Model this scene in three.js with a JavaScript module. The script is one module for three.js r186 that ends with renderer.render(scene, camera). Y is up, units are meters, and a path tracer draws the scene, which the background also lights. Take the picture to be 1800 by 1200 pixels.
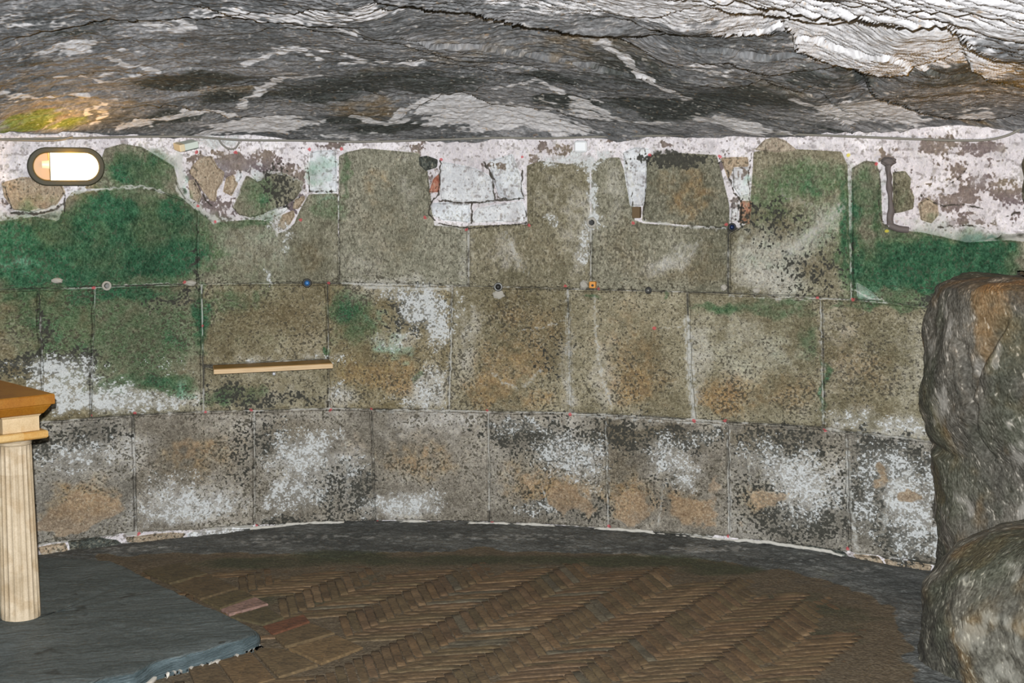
import * as THREE from 'three';
import { mergeGeometries } from 'three/addons/utils/BufferGeometryUtils.js';
import { ImprovedNoise } from 'three/addons/math/ImprovedNoise.js';
import { RoundedBoxGeometry } from 'three/addons/geometries/RoundedBoxGeometry.js';
import { RectAreaLightUniformsLib } from 'three/addons/lights/RectAreaLightUniformsLib.js';

// ---------------------------------------------------------------- camera, light, exposure
const scene = new THREE.Scene();
scene.background = new THREE.Color(0x000000);
const camera = new THREE.PerspectiveCamera(26.9915, 1.5, 0.05, 50);
camera.position.set(0, 1.6, 0);
camera.rotation.x = -0.11154;
const renderer = new THREE.WebGLRenderer({ antialias: true });
renderer.toneMapping = THREE.LinearToneMapping;
renderer.toneMappingExposure = 1.0;
renderer.shadowMap.enabled = true;
RectAreaLightUniformsLib.init();
// the flash of the photographer's camera, a hand's width above the lens
const flash = new THREE.SpotLight(0xf9fbff, 150, 0, 0.62, 0.35, 2);
flash.position.set(-0.025, 1.69, 0.0);
flash.target.position.set(-0.05, 1.05, -6);
flash.castShadow = true;
flash.shadow.radius = 0.8;
flash.shadow.mapSize.set(4096, 4096);
scene.add(flash, flash.target);
const LAMP_COLOUR = new THREE.Color(1.0, 0.5, 0.06);

// ---------------------------------------------------------------- measured data, in metres
// wall pieces: kind, centre x, y, outline x, y ...; stains: x, y, radii, turn, strength; ledges: drop, x, z ...
const PIECES = [['sand',-1.758,1.326,-2.277,1.416,-2.126,1.437,-2.043,1.45,-1.95,1.424,-1.927,1.527,-1.909,1.551,-1.751,1.568,-1.613,1.572,-1.469,1.514,-1.421,1.467,-1.428,1.141,-1.839,1.143,-2.285,1.151],['sand',-1.627,1.65,-1.858,1.575,-1.809,1.649,-1.779,1.743,-1.713,1.764,-1.636,1.75,-1.515,1.668,-1.494,1.575,-1.467,1.524,-1.613,1.58,-1.751,1.575],['beige',-2.054,1.54,-2.151,1.595,-2.081,1.619,-1.953,1.6,-1.936,1.556,-1.968,1.502,-2.046,1.474,-2.116,1.485,-2.145,1.54],['sand',-0.996,1.261,-1.414,1.452,-1.353,1.413,-1.292,1.418,-1.211,1.425,-1.112,1.424,-1.078,1.361,-1.032,1.377,-0.999,1.41,-0.972,1.473,-0.933,1.54,-0.807,1.545,-0.807,1.139,-0.947,1.14,-1.421,1.141],['sand',-0.58,1.312,-0.753,1.735,-0.68,1.751,-0.432,1.73,-0.393,1.647,-0.363,1.396,-0.208,1.391,-0.209,1.125,-0.582,1.132,-0.8,1.138,-0.792,1.717],['sand',0.221,1.264,0.07,1.672,0.13,1.693,0.258,1.677,0.347,1.697,0.353,1.12,0.261,1.118,-0.195,1.123,-0.194,1.396,0.073,1.403],['sand',0.451,1.267,0.362,1.677,0.405,1.707,0.48,1.707,0.532,1.562,0.548,1.427,0.592,1.412,0.759,1.399,0.947,1.391,0.945,1.118,0.366,1.115],['sand',0.757,1.562,0.604,1.714,0.731,1.725,0.893,1.714,0.918,1.625,0.948,1.501,0.952,1.404,0.759,1.414,0.587,1.427,0.596,1.575],['sand',1.202,1.356,1.051,1.727,1.15,1.741,1.387,1.724,1.41,1.667,1.438,1.108,1.23,1.111,0.963,1.116,0.959,1.372,1.033,1.422,1.044,1.575],['sand',1.509,1.255,1.433,1.657,1.477,1.685,1.519,1.68,1.533,1.6,1.546,1.43,1.58,1.402,1.69,1.39,1.849,1.352,1.991,1.365,2.06,1.358,2.068,1.093,1.738,1.091,1.449,1.106],['beige',1.127,1.758,1.056,1.74,1.089,1.777,1.127,1.791,1.172,1.774,1.215,1.737,1.143,1.73],['sand',-2.124,0.872,-2.285,1.143,-2.048,1.135,-2.05,0.94,-2.042,0.816,-2.049,0.564,-2.304,0.584],['sand',-1.952,0.858,-2.038,1.134,-1.843,1.13,-1.856,0.902,-1.874,0.564,-2.041,0.566,-2.034,0.815],['sand',-1.647,0.851,-1.832,1.132,-1.419,1.133,-1.42,0.879,-1.422,0.559,-1.698,0.563,-1.863,0.565,-1.847,0.902],['sand',-1.141,0.948,-1.405,1.133,-0.865,1.128,-0.862,0.97,-0.862,0.783,-1.367,0.772,-1.408,0.774],['sand',-1.147,0.631,-1.404,0.753,-1.355,0.74,-0.86,0.743,-0.862,0.552,-1.186,0.552,-1.41,0.559],['sand',-0.558,0.834,-0.852,1.126,-0.582,1.121,-0.285,1.114,-0.289,0.861,-0.302,0.539,-0.667,0.544,-0.852,0.552],['sand',-0.013,0.839,-0.272,1.114,0.248,1.108,0.257,0.872,0.263,0.543,-0.106,0.537,-0.291,0.539,-0.279,0.861],['sand',0.518,0.854,0.263,1.105,0.591,1.105,0.775,1.105,0.791,0.788,0.811,0.544,0.444,0.544,0.274,0.544],['sand',1.076,0.804,0.792,1.106,0.942,1.106,1.23,1.101,1.321,1.098,1.333,0.82,1.342,0.551,0.97,0.543,0.826,0.543,0.803,0.789],['sand',1.562,0.812,1.33,1.096,1.449,1.096,1.739,1.079,1.972,1.08,1.989,0.531,1.774,0.528,1.44,0.54,1.353,0.549,1.342,0.821],['sand',-1.958,0.303,-2.304,0.57,-2.074,0.555,-1.866,0.553,-1.71,0.551,-1.709,0.299,-1.712,0.027,-1.902,0.022,-2.09,0.027,-2.321,0.05],['sand',-1.451,0.275,-1.698,0.55,-1.42,0.546,-1.204,0.542,-1.204,0.285,-1.209,0.01,-1.469,0.01,-1.701,0.023],['sand',-0.934,0.273,-1.191,0.539,-0.857,0.539,-0.668,0.533,-0.661,0.376,-0.655,0.01,-0.912,0.005,-1.199,0.01],['sand',-0.389,0.267,-0.657,0.53,-0.294,0.526,-0.117,0.526,-0.115,0.272,-0.113,0.01,-0.323,0.007,-0.644,0.01],['sand',0.159,0.282,-0.106,0.523,0.263,0.53,0.426,0.532,0.433,0.269,0.44,0.007,0.266,0.009,-0.102,0.007],['sand',0.711,0.289,0.436,0.533,0.819,0.529,0.954,0.529,0.962,0.284,0.971,0.02,0.777,0.015,0.451,0.005],['sand',1.212,0.283,0.963,0.527,1.342,0.536,1.432,0.527,1.442,0.284,1.453,0.01,1.252,0.018,0.981,0.016],['sand',1.617,0.281,1.441,0.525,1.775,0.518,1.874,0.52,1.889,0.004,1.769,0.013,1.603,0.012,1.468,0.012,1.451,0.26],['beige',-1.376,1.676,-1.406,1.702,-1.386,1.71,-1.354,1.713,-1.331,1.664,-1.304,1.643,-1.313,1.6,-1.338,1.562,-1.343,1.515,-1.363,1.519,-1.397,1.566,-1.412,1.6,-1.447,1.642,-1.434,1.672],['beige',-1.431,1.557,-1.452,1.604,-1.432,1.608,-1.413,1.566,-1.404,1.541,-1.414,1.511,-1.444,1.528],['sand',-1.13,1.561,-1.207,1.626,-1.182,1.613,-1.158,1.6,-1.107,1.63,-1.053,1.641,-0.995,1.613,-0.961,1.6,-0.97,1.561,-1.0,1.522,-1.051,1.492,-1.127,1.46,-1.19,1.441,-1.243,1.454,-1.267,1.484,-1.241,1.54,-1.224,1.591],['white',-1.145,1.646,-1.185,1.673,-1.156,1.686,-1.099,1.658,-1.107,1.634,-1.141,1.611,-1.164,1.606,-1.19,1.639],['white',-0.867,1.647,-0.925,1.729,-0.887,1.743,-0.81,1.743,-0.808,1.557,-0.889,1.55,-0.932,1.561],['beige',-1.279,1.585,-1.292,1.617,-1.264,1.63,-1.248,1.591,-1.274,1.54,-1.306,1.557],['white',-1.069,1.463,-1.132,1.454,-1.085,1.479,-1.035,1.488,-1.013,1.503,-1.007,1.496,-1.044,1.462,-1.107,1.434,-1.128,1.438],['beige',-0.982,1.507,-0.996,1.518,-0.958,1.535,-0.954,1.522,-0.984,1.479,-1.005,1.479],['beige',-1.024,1.429,-1.052,1.449,-1.005,1.468,-1.002,1.444,-1.028,1.401,-1.049,1.384,-1.074,1.397],['white',-1.239,1.636,-1.247,1.643,-1.235,1.656,-1.227,1.626,-1.24,1.604,-1.252,1.604],['white',-0.196,1.587,-0.323,1.691,-0.183,1.665,-0.131,1.643,-0.1,1.622,-0.087,1.583,-0.085,1.513,-0.109,1.505,-0.201,1.509,-0.289,1.515,-0.328,1.522,-0.333,1.583],['white',-0.026,1.621,-0.107,1.697,-0.043,1.712,0.0,1.724,0.035,1.634,0.052,1.524,-0.004,1.518,-0.057,1.535,-0.081,1.6,-0.098,1.665],['white',-0.281,1.462,-0.375,1.5,-0.28,1.507,-0.196,1.496,-0.198,1.417,-0.316,1.426,-0.364,1.448],['white',-0.052,1.457,-0.162,1.478,-0.087,1.492,0.048,1.511,0.065,1.457,0.057,1.423,-0.182,1.417,-0.173,1.461],['dark',-0.388,1.683,-0.427,1.711,-0.393,1.717,-0.345,1.7,-0.349,1.669,-0.398,1.654,-0.424,1.678],['brick',-0.357,1.595,-0.361,1.613,-0.336,1.635,-0.338,1.557,-0.381,1.554],['white',0.553,1.625,0.502,1.731,0.551,1.752,0.609,1.745,0.597,1.663,0.598,1.583,0.587,1.496,0.533,1.496,0.507,1.642],['white',0.995,1.605,0.965,1.662,1.023,1.661,1.028,1.547,0.994,1.538,0.966,1.584],['brick',1.018,1.469,1.0,1.516,1.04,1.516,1.034,1.421,0.998,1.423],['white',0.976,1.469,0.963,1.511,0.989,1.503,0.984,1.435,0.959,1.422],['beige',0.964,1.686,0.917,1.703,1.022,1.706,1.026,1.67,0.965,1.668,0.957,1.641,0.946,1.616],['sand',1.611,1.541,1.583,1.638,1.623,1.642,1.643,1.615,1.64,1.574,1.657,1.538,1.654,1.492,1.615,1.478,1.587,1.473],['beige',1.728,1.461,1.677,1.511,1.708,1.534,1.739,1.507,1.744,1.466,1.722,1.434,1.687,1.447],['dark',-1.86,-0.013,-1.966,0.017,-1.859,0.016,-1.783,-0.006,-1.761,-0.03,-1.839,-0.037,-1.957,-0.026],['beige',-2.02,-0.011,-2.074,0.009,-1.983,0.012,-1.972,-0.024,-2.061,-0.029],['beige',-1.623,-0.008,-1.744,0.002,-1.564,0.001,-1.505,-0.008,-1.517,-0.022,-1.681,-0.025,-1.738,-0.017],['white',-1.384,-0.014,-1.493,-0.006,-1.297,-0.005,-1.222,-0.011,-1.233,-0.032,-1.372,-0.031,-1.489,-0.025],['beige',1.666,-0.008,1.593,-0.005,1.687,0.0,1.761,-0.003,1.757,-0.025,1.667,-0.03,1.604,-0.028],['dark',1.391,0.011,1.297,0.011,1.442,0.003,1.453,-0.011,1.343,-0.011],['beige',1.527,-0.01,1.475,-0.002,1.571,0.002,1.587,-0.02,1.508,-0.025],['white',1.495,1.132,1.458,1.174,1.485,1.16,1.516,1.138,1.544,1.108,1.508,1.106,1.465,1.119]];
const STAINS = {'green':[[-1.649,1.663,0.165,0.107,-0.0,0.836],[-1.668,1.349,0.291,0.228,-0.0,0.66],[-1.754,1.451,0.226,0.101,-0.0,0.88],[-2.05,1.333,0.232,0.171,-0.0,0.836],[-1.91,1.23,0.372,0.099,-0.0,0.748],[-2.094,1.213,0.195,0.073,-0.0,0.792],[-1.534,1.244,0.128,0.102,-0.0,0.44],[-1.482,1.473,0.103,0.077,-0.0,0.528],[-2.116,1.117,0.121,0.036,-0.0,0.616],[-1.999,1.011,0.172,0.147,-0.0,0.308],[-1.961,0.909,0.148,0.062,-0.0,0.264],[-1.646,0.89,0.241,0.279,-0.0,0.44],[-1.697,1.096,0.202,0.038,-0.0,0.704],[-1.422,0.983,0.036,0.154,-0.0,0.704],[-1.524,0.676,0.102,0.051,-0.0,0.616],[-1.685,0.699,0.228,0.046,-0.0,0.528],[-1.251,1.056,0.156,0.052,-0.0,0.308],[-1.334,0.612,0.078,0.057,-0.0,0.704],[-1.21,0.633,0.078,0.047,-0.0,0.528],[-0.867,0.815,0.021,0.042,-0.0,0.792],[-0.742,0.968,0.105,0.132,-0.0,0.484],[-0.793,1.022,0.066,0.105,-0.0,0.44],[-0.44,0.7,0.032,0.037,-0.0,0.44],[-0.865,1.47,0.105,0.092,-0.0,0.396],[-1.219,1.433,0.182,0.036,-0.0,0.484],[-0.888,1.652,0.066,0.105,-0.0,0.44],[-0.769,1.652,0.026,0.132,-0.0,0.528],[-1.154,1.561,0.104,0.091,-0.0,0.528],[1.025,1.041,0.274,0.04,-0.0,0.484],[1.278,0.941,0.049,0.147,-0.0,0.396],[1.342,0.722,0.015,0.146,-0.0,0.616],[0.92,1.049,0.126,0.025,-0.0,0.528],[0.376,1.084,0.036,0.016,-0.0,0.704],[0.702,1.093,0.025,0.015,-0.0,0.528],[1.151,1.083,0.148,0.025,-0.0,0.44],[1.263,1.624,0.171,0.098,-0.0,0.44],[1.108,1.551,0.099,0.124,-0.0,0.308],[1.407,1.408,0.029,0.266,-0.0,0.616],[1.449,1.361,0.019,0.241,-0.0,0.704],[1.48,1.553,0.06,0.132,-0.0,0.528],[1.571,1.269,0.143,0.119,-0.0,0.704],[1.772,1.299,0.222,0.117,-0.0,0.88],[1.927,1.304,0.103,0.103,-0.0,0.88],[1.655,1.177,0.189,0.071,-0.0,0.792],[1.891,1.233,0.138,0.069,-0.0,0.88],[1.538,1.482,0.029,0.119,-0.0,0.704],[1.615,1.53,0.047,0.071,-0.0,0.352],[1.729,1.426,0.07,0.047,-0.0,0.352],[1.575,1.09,0.238,0.019,-0.0,0.44],[-1.835,0.901,0.5,0.3,-0.0,0.22],[-1.171,1.315,0.339,0.209,-0.0,0.2],[-0.69,0.861,0.211,0.29,-0.0,0.2],[1.224,1.405,0.344,0.344,-0.0,0.22],[1.074,0.905,0.323,0.223,-0.0,0.15],[-1.178,0.976,0.287,0.235,-0.0,0.15],[-1.985,0.811,0.197,0.098,-0.0,0.2],[-1.801,1.327,0.501,0.238,-0.0,0.5],[1.613,1.246,0.237,0.178,-0.0,0.55],[-1.998,1.061,0.246,0.123,-0.0,0.35],[1.489,1.17,0.096,0.096,-0.0,0.4],[-1.532,1.346,0.153,0.23,-0.0,0.35]],'teal':[[-0.532,0.807,0.1,0.053,-0.0,0.7],[-0.558,0.887,0.079,0.053,-0.0,0.4],[1.004,1.605,0.025,0.05,-0.0,0.5],[-2.132,1.239,0.097,0.048,-0.0,0.5],[1.605,1.163,0.095,0.047,-0.0,0.4],[-0.875,1.652,0.066,0.105,-0.0,0.5],[-0.851,1.522,0.053,0.026,-0.0,0.5],[-1.49,0.647,0.051,0.036,-0.0,0.6],[-0.636,0.968,0.079,0.053,-0.0,0.3],[-1.48,1.575,0.021,0.064,-0.0,0.6],[1.343,0.697,0.015,0.097,-0.0,0.4],[1.512,1.123,0.06,0.024,-0.0,0.4]],'white':[[-1.966,0.759,0.148,0.099,-0.0,0.8],[-1.927,0.642,0.248,0.062,-0.0,1.0],[-1.642,0.605,0.228,0.051,-0.0,0.6],[-2.005,0.813,0.074,0.034,-0.0,0.7],[-2.106,0.821,0.097,0.024,-0.0,0.4],[-1.776,0.667,0.1,0.05,-0.0,0.5],[-1.913,0.399,0.223,0.087,-0.0,0.45],[-1.466,0.117,0.244,0.09,-0.0,0.7],[-1.559,0.232,0.153,0.077,-0.0,0.3],[-0.986,0.329,0.197,0.144,-0.0,0.7],[-1.015,0.141,0.183,0.079,-0.0,0.6],[-0.75,0.269,0.092,0.079,-0.0,0.4],[-0.565,0.075,0.158,0.074,-0.0,0.6],[-0.431,0.102,0.132,0.066,-0.0,0.5],[-0.88,0.434,0.079,0.039,-0.0,0.3],[-1.118,0.091,0.078,0.078,-0.0,0.4],[0.264,0.34,0.182,0.117,-0.0,0.65],[0.053,0.466,0.183,0.047,-0.0,0.5],[0.343,0.21,0.078,0.078,-0.0,0.4],[0.16,0.092,0.157,0.047,-0.0,0.4],[0.698,0.367,0.102,0.102,-0.0,0.6],[0.773,0.268,0.076,0.076,-0.0,0.55],[0.844,0.456,0.101,0.05,-0.0,0.4],[1.223,0.335,0.147,0.123,-0.0,0.6],[1.106,0.426,0.124,0.062,-0.0,0.5],[1.336,0.272,0.097,0.146,-0.0,0.5],[1.249,0.16,0.122,0.073,-0.0,0.35],[1.594,0.376,0.166,0.142,-0.0,0.65],[1.681,0.216,0.118,0.141,-0.0,0.75],[1.513,0.193,0.048,0.144,-0.0,0.6],[1.685,0.069,0.118,0.059,-0.0,0.6],[1.768,0.397,0.042,0.14,-0.0,0.7],[-0.424,1.021,0.132,0.106,-0.0,1.0],[-0.345,0.914,0.066,0.106,-0.0,0.8],[-0.556,1.087,0.106,0.037,-0.0,0.7],[-0.373,0.646,0.106,0.119,-0.0,0.4],[-0.532,0.86,0.106,0.066,-0.0,0.3],[1.588,0.596,0.261,0.052,-0.0,0.45],[0.284,1.69,0.156,0.031,-0.0,0.8],[0.435,1.702,0.052,0.026,-0.0,0.6],[0.353,1.536,0.021,0.155,-0.0,0.8],[0.356,1.42,0.047,0.047,-0.0,0.8],[0.337,1.291,0.031,0.104,-0.0,0.6],[-0.238,0.968,0.037,0.158,-0.0,0.3],[-1.046,1.34,0.042,0.065,-0.0,0.5],[-1.112,1.171,0.013,0.037,-0.0,0.9],[-1.095,1.393,0.065,0.031,-0.0,0.4],[0.182,1.432,0.016,0.052,-0.0,0.6],[-0.901,0.77,0.131,0.021,-0.0,0.5],[-1.157,0.777,0.156,0.016,-0.0,0.3],[-0.799,0.621,0.053,0.079,-0.0,0.4],[-0.454,0.578,0.158,0.032,-0.0,0.4],[-1.545,0.781,0.153,0.051,-0.0,0.15],[1.788,0.06,0.033,0.14,-0.0,0.9],[-1.321,1.778,0.078,0.031,-0.0,0.9]],'dark':[[-2.066,0.818,0.146,0.061,-0.0,0.8],[-1.922,0.831,0.099,0.05,-0.0,0.7],[-1.87,0.802,0.035,0.075,-0.0,0.8],[-1.911,0.476,0.198,0.062,-0.0,0.5],[-2.077,0.445,0.097,0.073,-0.0,0.6],[-1.138,0.416,0.104,0.104,-0.0,0.5],[-0.805,0.161,0.158,0.158,-0.0,0.55],[-1.069,0.007,0.157,0.042,-0.0,0.5],[-0.699,0.131,0.053,0.132,-0.0,0.5],[-1.24,0.341,0.078,0.156,-0.0,0.3],[0.211,0.391,0.261,0.13,-0.0,0.6],[0.265,0.098,0.26,0.065,-0.0,0.55],[0.0,0.437,0.157,0.066,-0.0,0.6],[0.419,0.455,0.103,0.078,-0.0,0.5],[0.597,0.439,0.154,0.102,-0.0,0.6],[0.82,0.454,0.152,0.063,-0.0,0.6],[0.7,0.209,0.076,0.102,-0.0,0.3],[1.197,0.46,0.221,0.086,-0.0,0.7],[1.087,0.193,0.124,0.149,-0.0,0.4],[1.25,0.109,0.196,0.086,-0.0,0.6],[1.383,0.177,0.073,0.169,-0.0,0.5],[1.592,0.45,0.143,0.107,-0.0,0.85],[1.511,0.268,0.096,0.168,-0.0,0.8],[1.664,0.09,0.142,0.094,-0.0,0.8],[1.717,0.415,0.059,0.117,-0.0,0.6],[-0.451,1.007,0.158,0.119,-0.0,0.75],[-1.309,0.638,0.104,0.078,-0.0,0.5],[-1.135,0.59,0.131,0.037,-0.0,0.7],[-0.956,0.584,0.079,0.032,-0.0,0.6],[0.731,1.7,0.165,0.041,-0.0,0.95],[1.111,1.428,0.124,0.099,-0.0,0.35],[1.294,1.236,0.146,0.11,-0.0,0.35],[-1.067,1.574,0.079,0.105,-0.0,0.6],[-1.429,1.216,0.015,0.103,-0.0,0.7],[-2.042,0.94,0.024,0.147,-0.0,0.5],[-1.468,1.075,0.077,0.036,-0.0,0.4],[-1.538,1.065,0.102,0.036,-0.0,0.4],[1.758,1.111,0.058,0.047,-0.0,0.8],[0.197,0.817,0.104,0.13,-0.0,0.2]],'ochre':[[-0.56,0.7,0.158,0.106,-0.0,0.7],[-0.692,0.7,0.119,0.079,-0.0,0.6],[-0.757,0.755,0.066,0.079,-0.0,0.4],[-0.053,0.731,0.158,0.158,-0.0,0.5],[-0.106,0.623,0.158,0.092,-0.0,0.5],[0.079,0.92,0.157,0.157,-0.0,0.35],[0.517,0.88,0.18,0.206,-0.0,0.35],[0.545,0.672,0.154,0.116,-0.0,0.6],[0.961,0.67,0.15,0.113,-0.0,0.6],[0.938,0.643,0.1,0.063,-0.0,0.6],[1.193,0.711,0.123,0.098,-0.0,0.35],[1.004,0.901,0.2,0.15,-0.0,0.2],[1.476,0.83,0.12,0.12,-0.0,0.3],[0.105,0.762,0.105,0.078,-0.0,0.4],[0.132,0.602,0.105,0.052,-0.0,0.5],[-1.919,0.195,0.186,0.099,-0.0,0.75],[-1.461,0.356,0.206,0.128,-0.0,0.4],[-0.749,0.35,0.079,0.079,-0.0,0.4],[-0.429,0.321,0.211,0.132,-0.0,0.45],[0.08,0.197,0.157,0.105,-0.0,0.5],[0.265,0.152,0.156,0.091,-0.0,0.8],[0.549,0.144,0.128,0.116,-0.0,0.8],[0.8,0.126,0.127,0.096,-0.0,0.95],[1.087,0.193,0.074,0.062,-0.0,0.5],[1.553,0.322,0.06,0.095,-0.0,0.5],[1.679,0.313,0.047,0.047,-0.0,0.4],[0.781,1.575,0.127,0.152,-0.0,0.5],[-1.859,1.538,0.1,0.062,-0.0,0.6],[-0.63,1.6,0.132,0.106,-0.0,0.25],[-2.064,1.54,0.122,0.054,-0.0,0.4]],'brown':[[-1.238,1.677,0.234,0.078,-0.0,0.9],[-1.408,1.62,0.077,0.103,-0.0,0.8],[-1.041,1.595,0.131,0.089,-0.0,0.7],[-1.315,1.472,0.155,0.078,-0.0,0.7],[1.72,1.734,0.08,0.056,-0.0,0.834],[1.837,1.742,0.139,0.032,-0.0,0.703],[1.933,1.713,0.092,0.046,-0.0,0.527],[1.685,1.577,0.047,0.071,-0.0,0.264],[1.776,1.512,0.105,0.056,-0.0,0.791],[1.842,1.577,0.093,0.093,-0.0,0.483],[1.947,1.566,0.092,0.06,-0.0,0.615],[1.81,1.669,0.051,0.046,-0.0,0.527],[1.723,1.646,0.042,0.042,-0.0,0.439],[0.207,1.741,0.13,0.031,-0.0,0.7],[0.104,1.677,0.037,0.068,-0.0,0.6],[-0.783,1.774,0.211,0.026,-0.0,0.6],[-0.432,1.751,0.053,0.066,-0.0,0.5],[0.706,1.77,0.031,0.031,-0.0,0.7],[0.41,1.778,0.078,0.021,-0.0,0.5],[1.847,1.428,0.139,0.032,-0.0,0.527],[1.996,1.51,0.068,0.068,-0.0,0.439],[-0.381,1.587,0.037,0.106,-0.0,0.5],[0.968,1.674,0.075,0.05,-0.0,0.7],[0.994,1.501,0.025,0.1,-0.0,0.5],[-0.991,1.574,0.052,0.157,-0.0,0.7],[-1.095,1.406,0.105,0.065,-0.0,0.6],[1.551,1.706,0.052,0.038,-0.0,0.8],[-0.131,1.691,0.037,0.037,-0.0,0.5],[-2.1,1.648,0.073,0.073,-0.0,0.15],[-2.152,1.504,0.048,0.072,-0.0,0.6],[-2.047,1.443,0.122,0.015,-0.0,0.7],[-0.052,1.691,0.037,0.047,-0.0,0.5]],'haze':[[-0.799,0.594,0.079,0.079,-0.0,0.7],[-0.387,0.619,0.119,0.119,-0.0,0.8],[-0.532,0.86,0.132,0.079,-0.0,0.6],[-0.688,1.074,0.158,0.037,-0.0,0.4],[-0.212,0.889,0.066,0.237,-0.0,0.5],[-0.565,0.075,0.224,0.106,-0.0,0.8],[-0.428,0.43,0.29,0.079,-0.0,0.45],[-1.49,0.132,0.282,0.128,-0.0,0.8],[-0.934,0.273,0.25,0.197,-0.0,0.6],[1.291,0.292,0.22,0.195,-0.0,0.6],[1.588,0.584,0.285,0.083,-0.0,0.75],[-1.67,0.4,0.152,0.101,-0.0,0.4],[1.137,1.256,0.198,0.173,-0.0,0.8],[1.312,1.407,0.171,0.068,0.785,0.7],[1.019,1.402,0.075,0.15,-0.0,0.4],[1.093,1.156,0.149,0.074,-0.0,0.5],[-0.013,1.274,0.066,0.118,0.436,0.5],[0.736,1.259,0.152,0.051,0.489,0.6],[0.264,0.367,0.208,0.143,-0.0,0.5],[0.723,0.369,0.153,0.153,-0.0,0.45],[-1.926,0.68,0.272,0.111,-0.0,0.6],[-1.596,0.615,0.255,0.076,-0.0,0.6],[-1.131,0.776,0.287,0.037,-0.0,0.5],[-1.246,1.316,0.156,0.13,-0.0,0.35],[-1.047,1.288,0.105,0.131,-0.0,0.35],[-0.868,1.234,0.079,0.105,-0.0,0.3],[0.298,1.394,0.078,0.286,-0.0,0.45],[1.075,0.855,0.273,0.149,-0.0,0.4],[0.98,0.976,0.15,0.1,-0.0,0.3],[1.411,0.875,0.097,0.217,-0.0,0.3],[1.664,0.844,0.094,0.212,-0.0,0.35],[0.84,0.791,0.05,0.227,-0.0,0.5],[0.262,0.766,0.042,0.26,-0.0,0.6],[0.417,0.719,0.057,0.207,-0.0,0.5],[-0.321,0.485,0.237,0.037,-0.0,0.5],[0.571,0.516,0.308,0.036,-0.0,0.5],[-1.187,0.499,0.313,0.042,-0.0,0.3],[-0.751,0.241,0.095,0.158,-0.0,0.5],[1.661,0.213,0.189,0.212,-0.0,0.5],[-1.87,0.42,0.249,0.1,-0.0,0.4],[-0.473,1.548,0.066,0.238,-0.0,0.3],[-0.686,1.259,0.132,0.132,-0.0,0.2],[0.156,1.574,0.104,0.104,-0.0,0.3],[0.461,1.575,0.064,0.155,-0.0,0.35],[-1.135,0.604,0.235,0.052,-0.0,0.35],[-1.107,0.709,0.183,0.037,-0.0,0.2],[-2.063,0.917,0.195,0.049,-0.0,0.2],[-0.211,1.26,0.042,0.158,-0.0,0.35],[-0.555,1.14,0.291,0.037,-0.0,0.4],[1.468,1.194,0.144,0.072,-0.0,0.3]],'umber':[[0.158,0.869,0.144,0.196,-0.0,0.7],[0.594,0.753,0.166,0.205,-0.0,0.7],[-0.026,1.024,0.158,0.105,-0.0,0.5],[1.477,0.806,0.18,0.18,-0.0,0.6],[1.193,0.686,0.148,0.098,-0.0,0.6],[0.938,0.643,0.138,0.1,-0.0,0.8],[1.524,0.639,0.143,0.048,-0.0,0.4],[-1.153,0.975,0.209,0.104,-0.0,0.5],[-0.975,0.971,0.105,0.157,-0.0,0.5],[-1.658,0.89,0.203,0.203,-0.0,0.35],[-2.119,1.019,0.097,0.121,-0.0,0.4],[-0.692,0.727,0.158,0.132,-0.0,0.4],[-0.08,0.597,0.184,0.079,-0.0,0.6],[0.781,1.55,0.152,0.127,-0.0,0.5],[-0.579,1.391,0.211,0.238,-0.0,0.35],[0.078,1.262,0.209,0.131,-0.0,0.3],[0.713,1.195,0.204,0.076,-0.0,0.4],[0.514,1.319,0.103,0.154,-0.0,0.4],[0.857,1.249,0.101,0.126,-0.0,0.4],[-1.461,0.356,0.231,0.128,-0.0,0.4],[-1.01,0.438,0.236,0.079,-0.0,0.5],[-0.429,0.294,0.264,0.132,-0.0,0.35],[0.106,0.252,0.157,0.157,-0.0,0.45],[0.472,0.272,0.103,0.206,-0.0,0.5],[0.572,0.464,0.256,0.077,-0.0,0.6],[1.105,0.477,0.173,0.074,-0.0,0.6],[1.333,0.447,0.122,0.146,-0.0,0.5],[1.176,1.551,0.148,0.172,-0.0,0.35],[1.316,1.237,0.122,0.122,-0.0,0.5],[1.111,1.428,0.124,0.074,-0.0,0.5],[-1.185,0.632,0.182,0.065,-0.0,0.5],[-0.932,1.261,0.079,0.105,-0.0,0.5],[-1.297,1.213,0.13,0.078,-0.0,0.3],[1.087,0.193,0.124,0.124,-0.0,0.5],[-1.962,0.175,0.197,0.123,-0.0,0.3]],'spall':[[0.812,0.119,0.131,0.091,-0.0,1.0],[0.555,0.11,0.108,0.103,-0.0,0.95],[0.278,0.126,0.135,0.088,-0.0,0.95],[-1.899,0.153,0.174,0.094,-0.0,0.95],[-1.985,0.102,0.148,0.062,-0.0,0.8],[1.018,0.056,0.025,0.015,-0.0,0.5],[1.11,0.196,0.059,0.054,-0.0,0.8],[0.106,0.225,0.078,0.063,-0.0,0.6],[0.92,0.254,0.04,0.1,-0.0,0.6],[1.563,0.336,0.038,0.091,-0.0,0.7],[1.679,0.294,0.052,0.038,-0.0,0.7],[1.179,0.216,0.039,0.03,-0.0,0.7],[-1.484,0.384,0.154,0.103,-0.0,0.45],[-0.429,0.321,0.185,0.119,-0.0,0.4]]};
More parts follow.
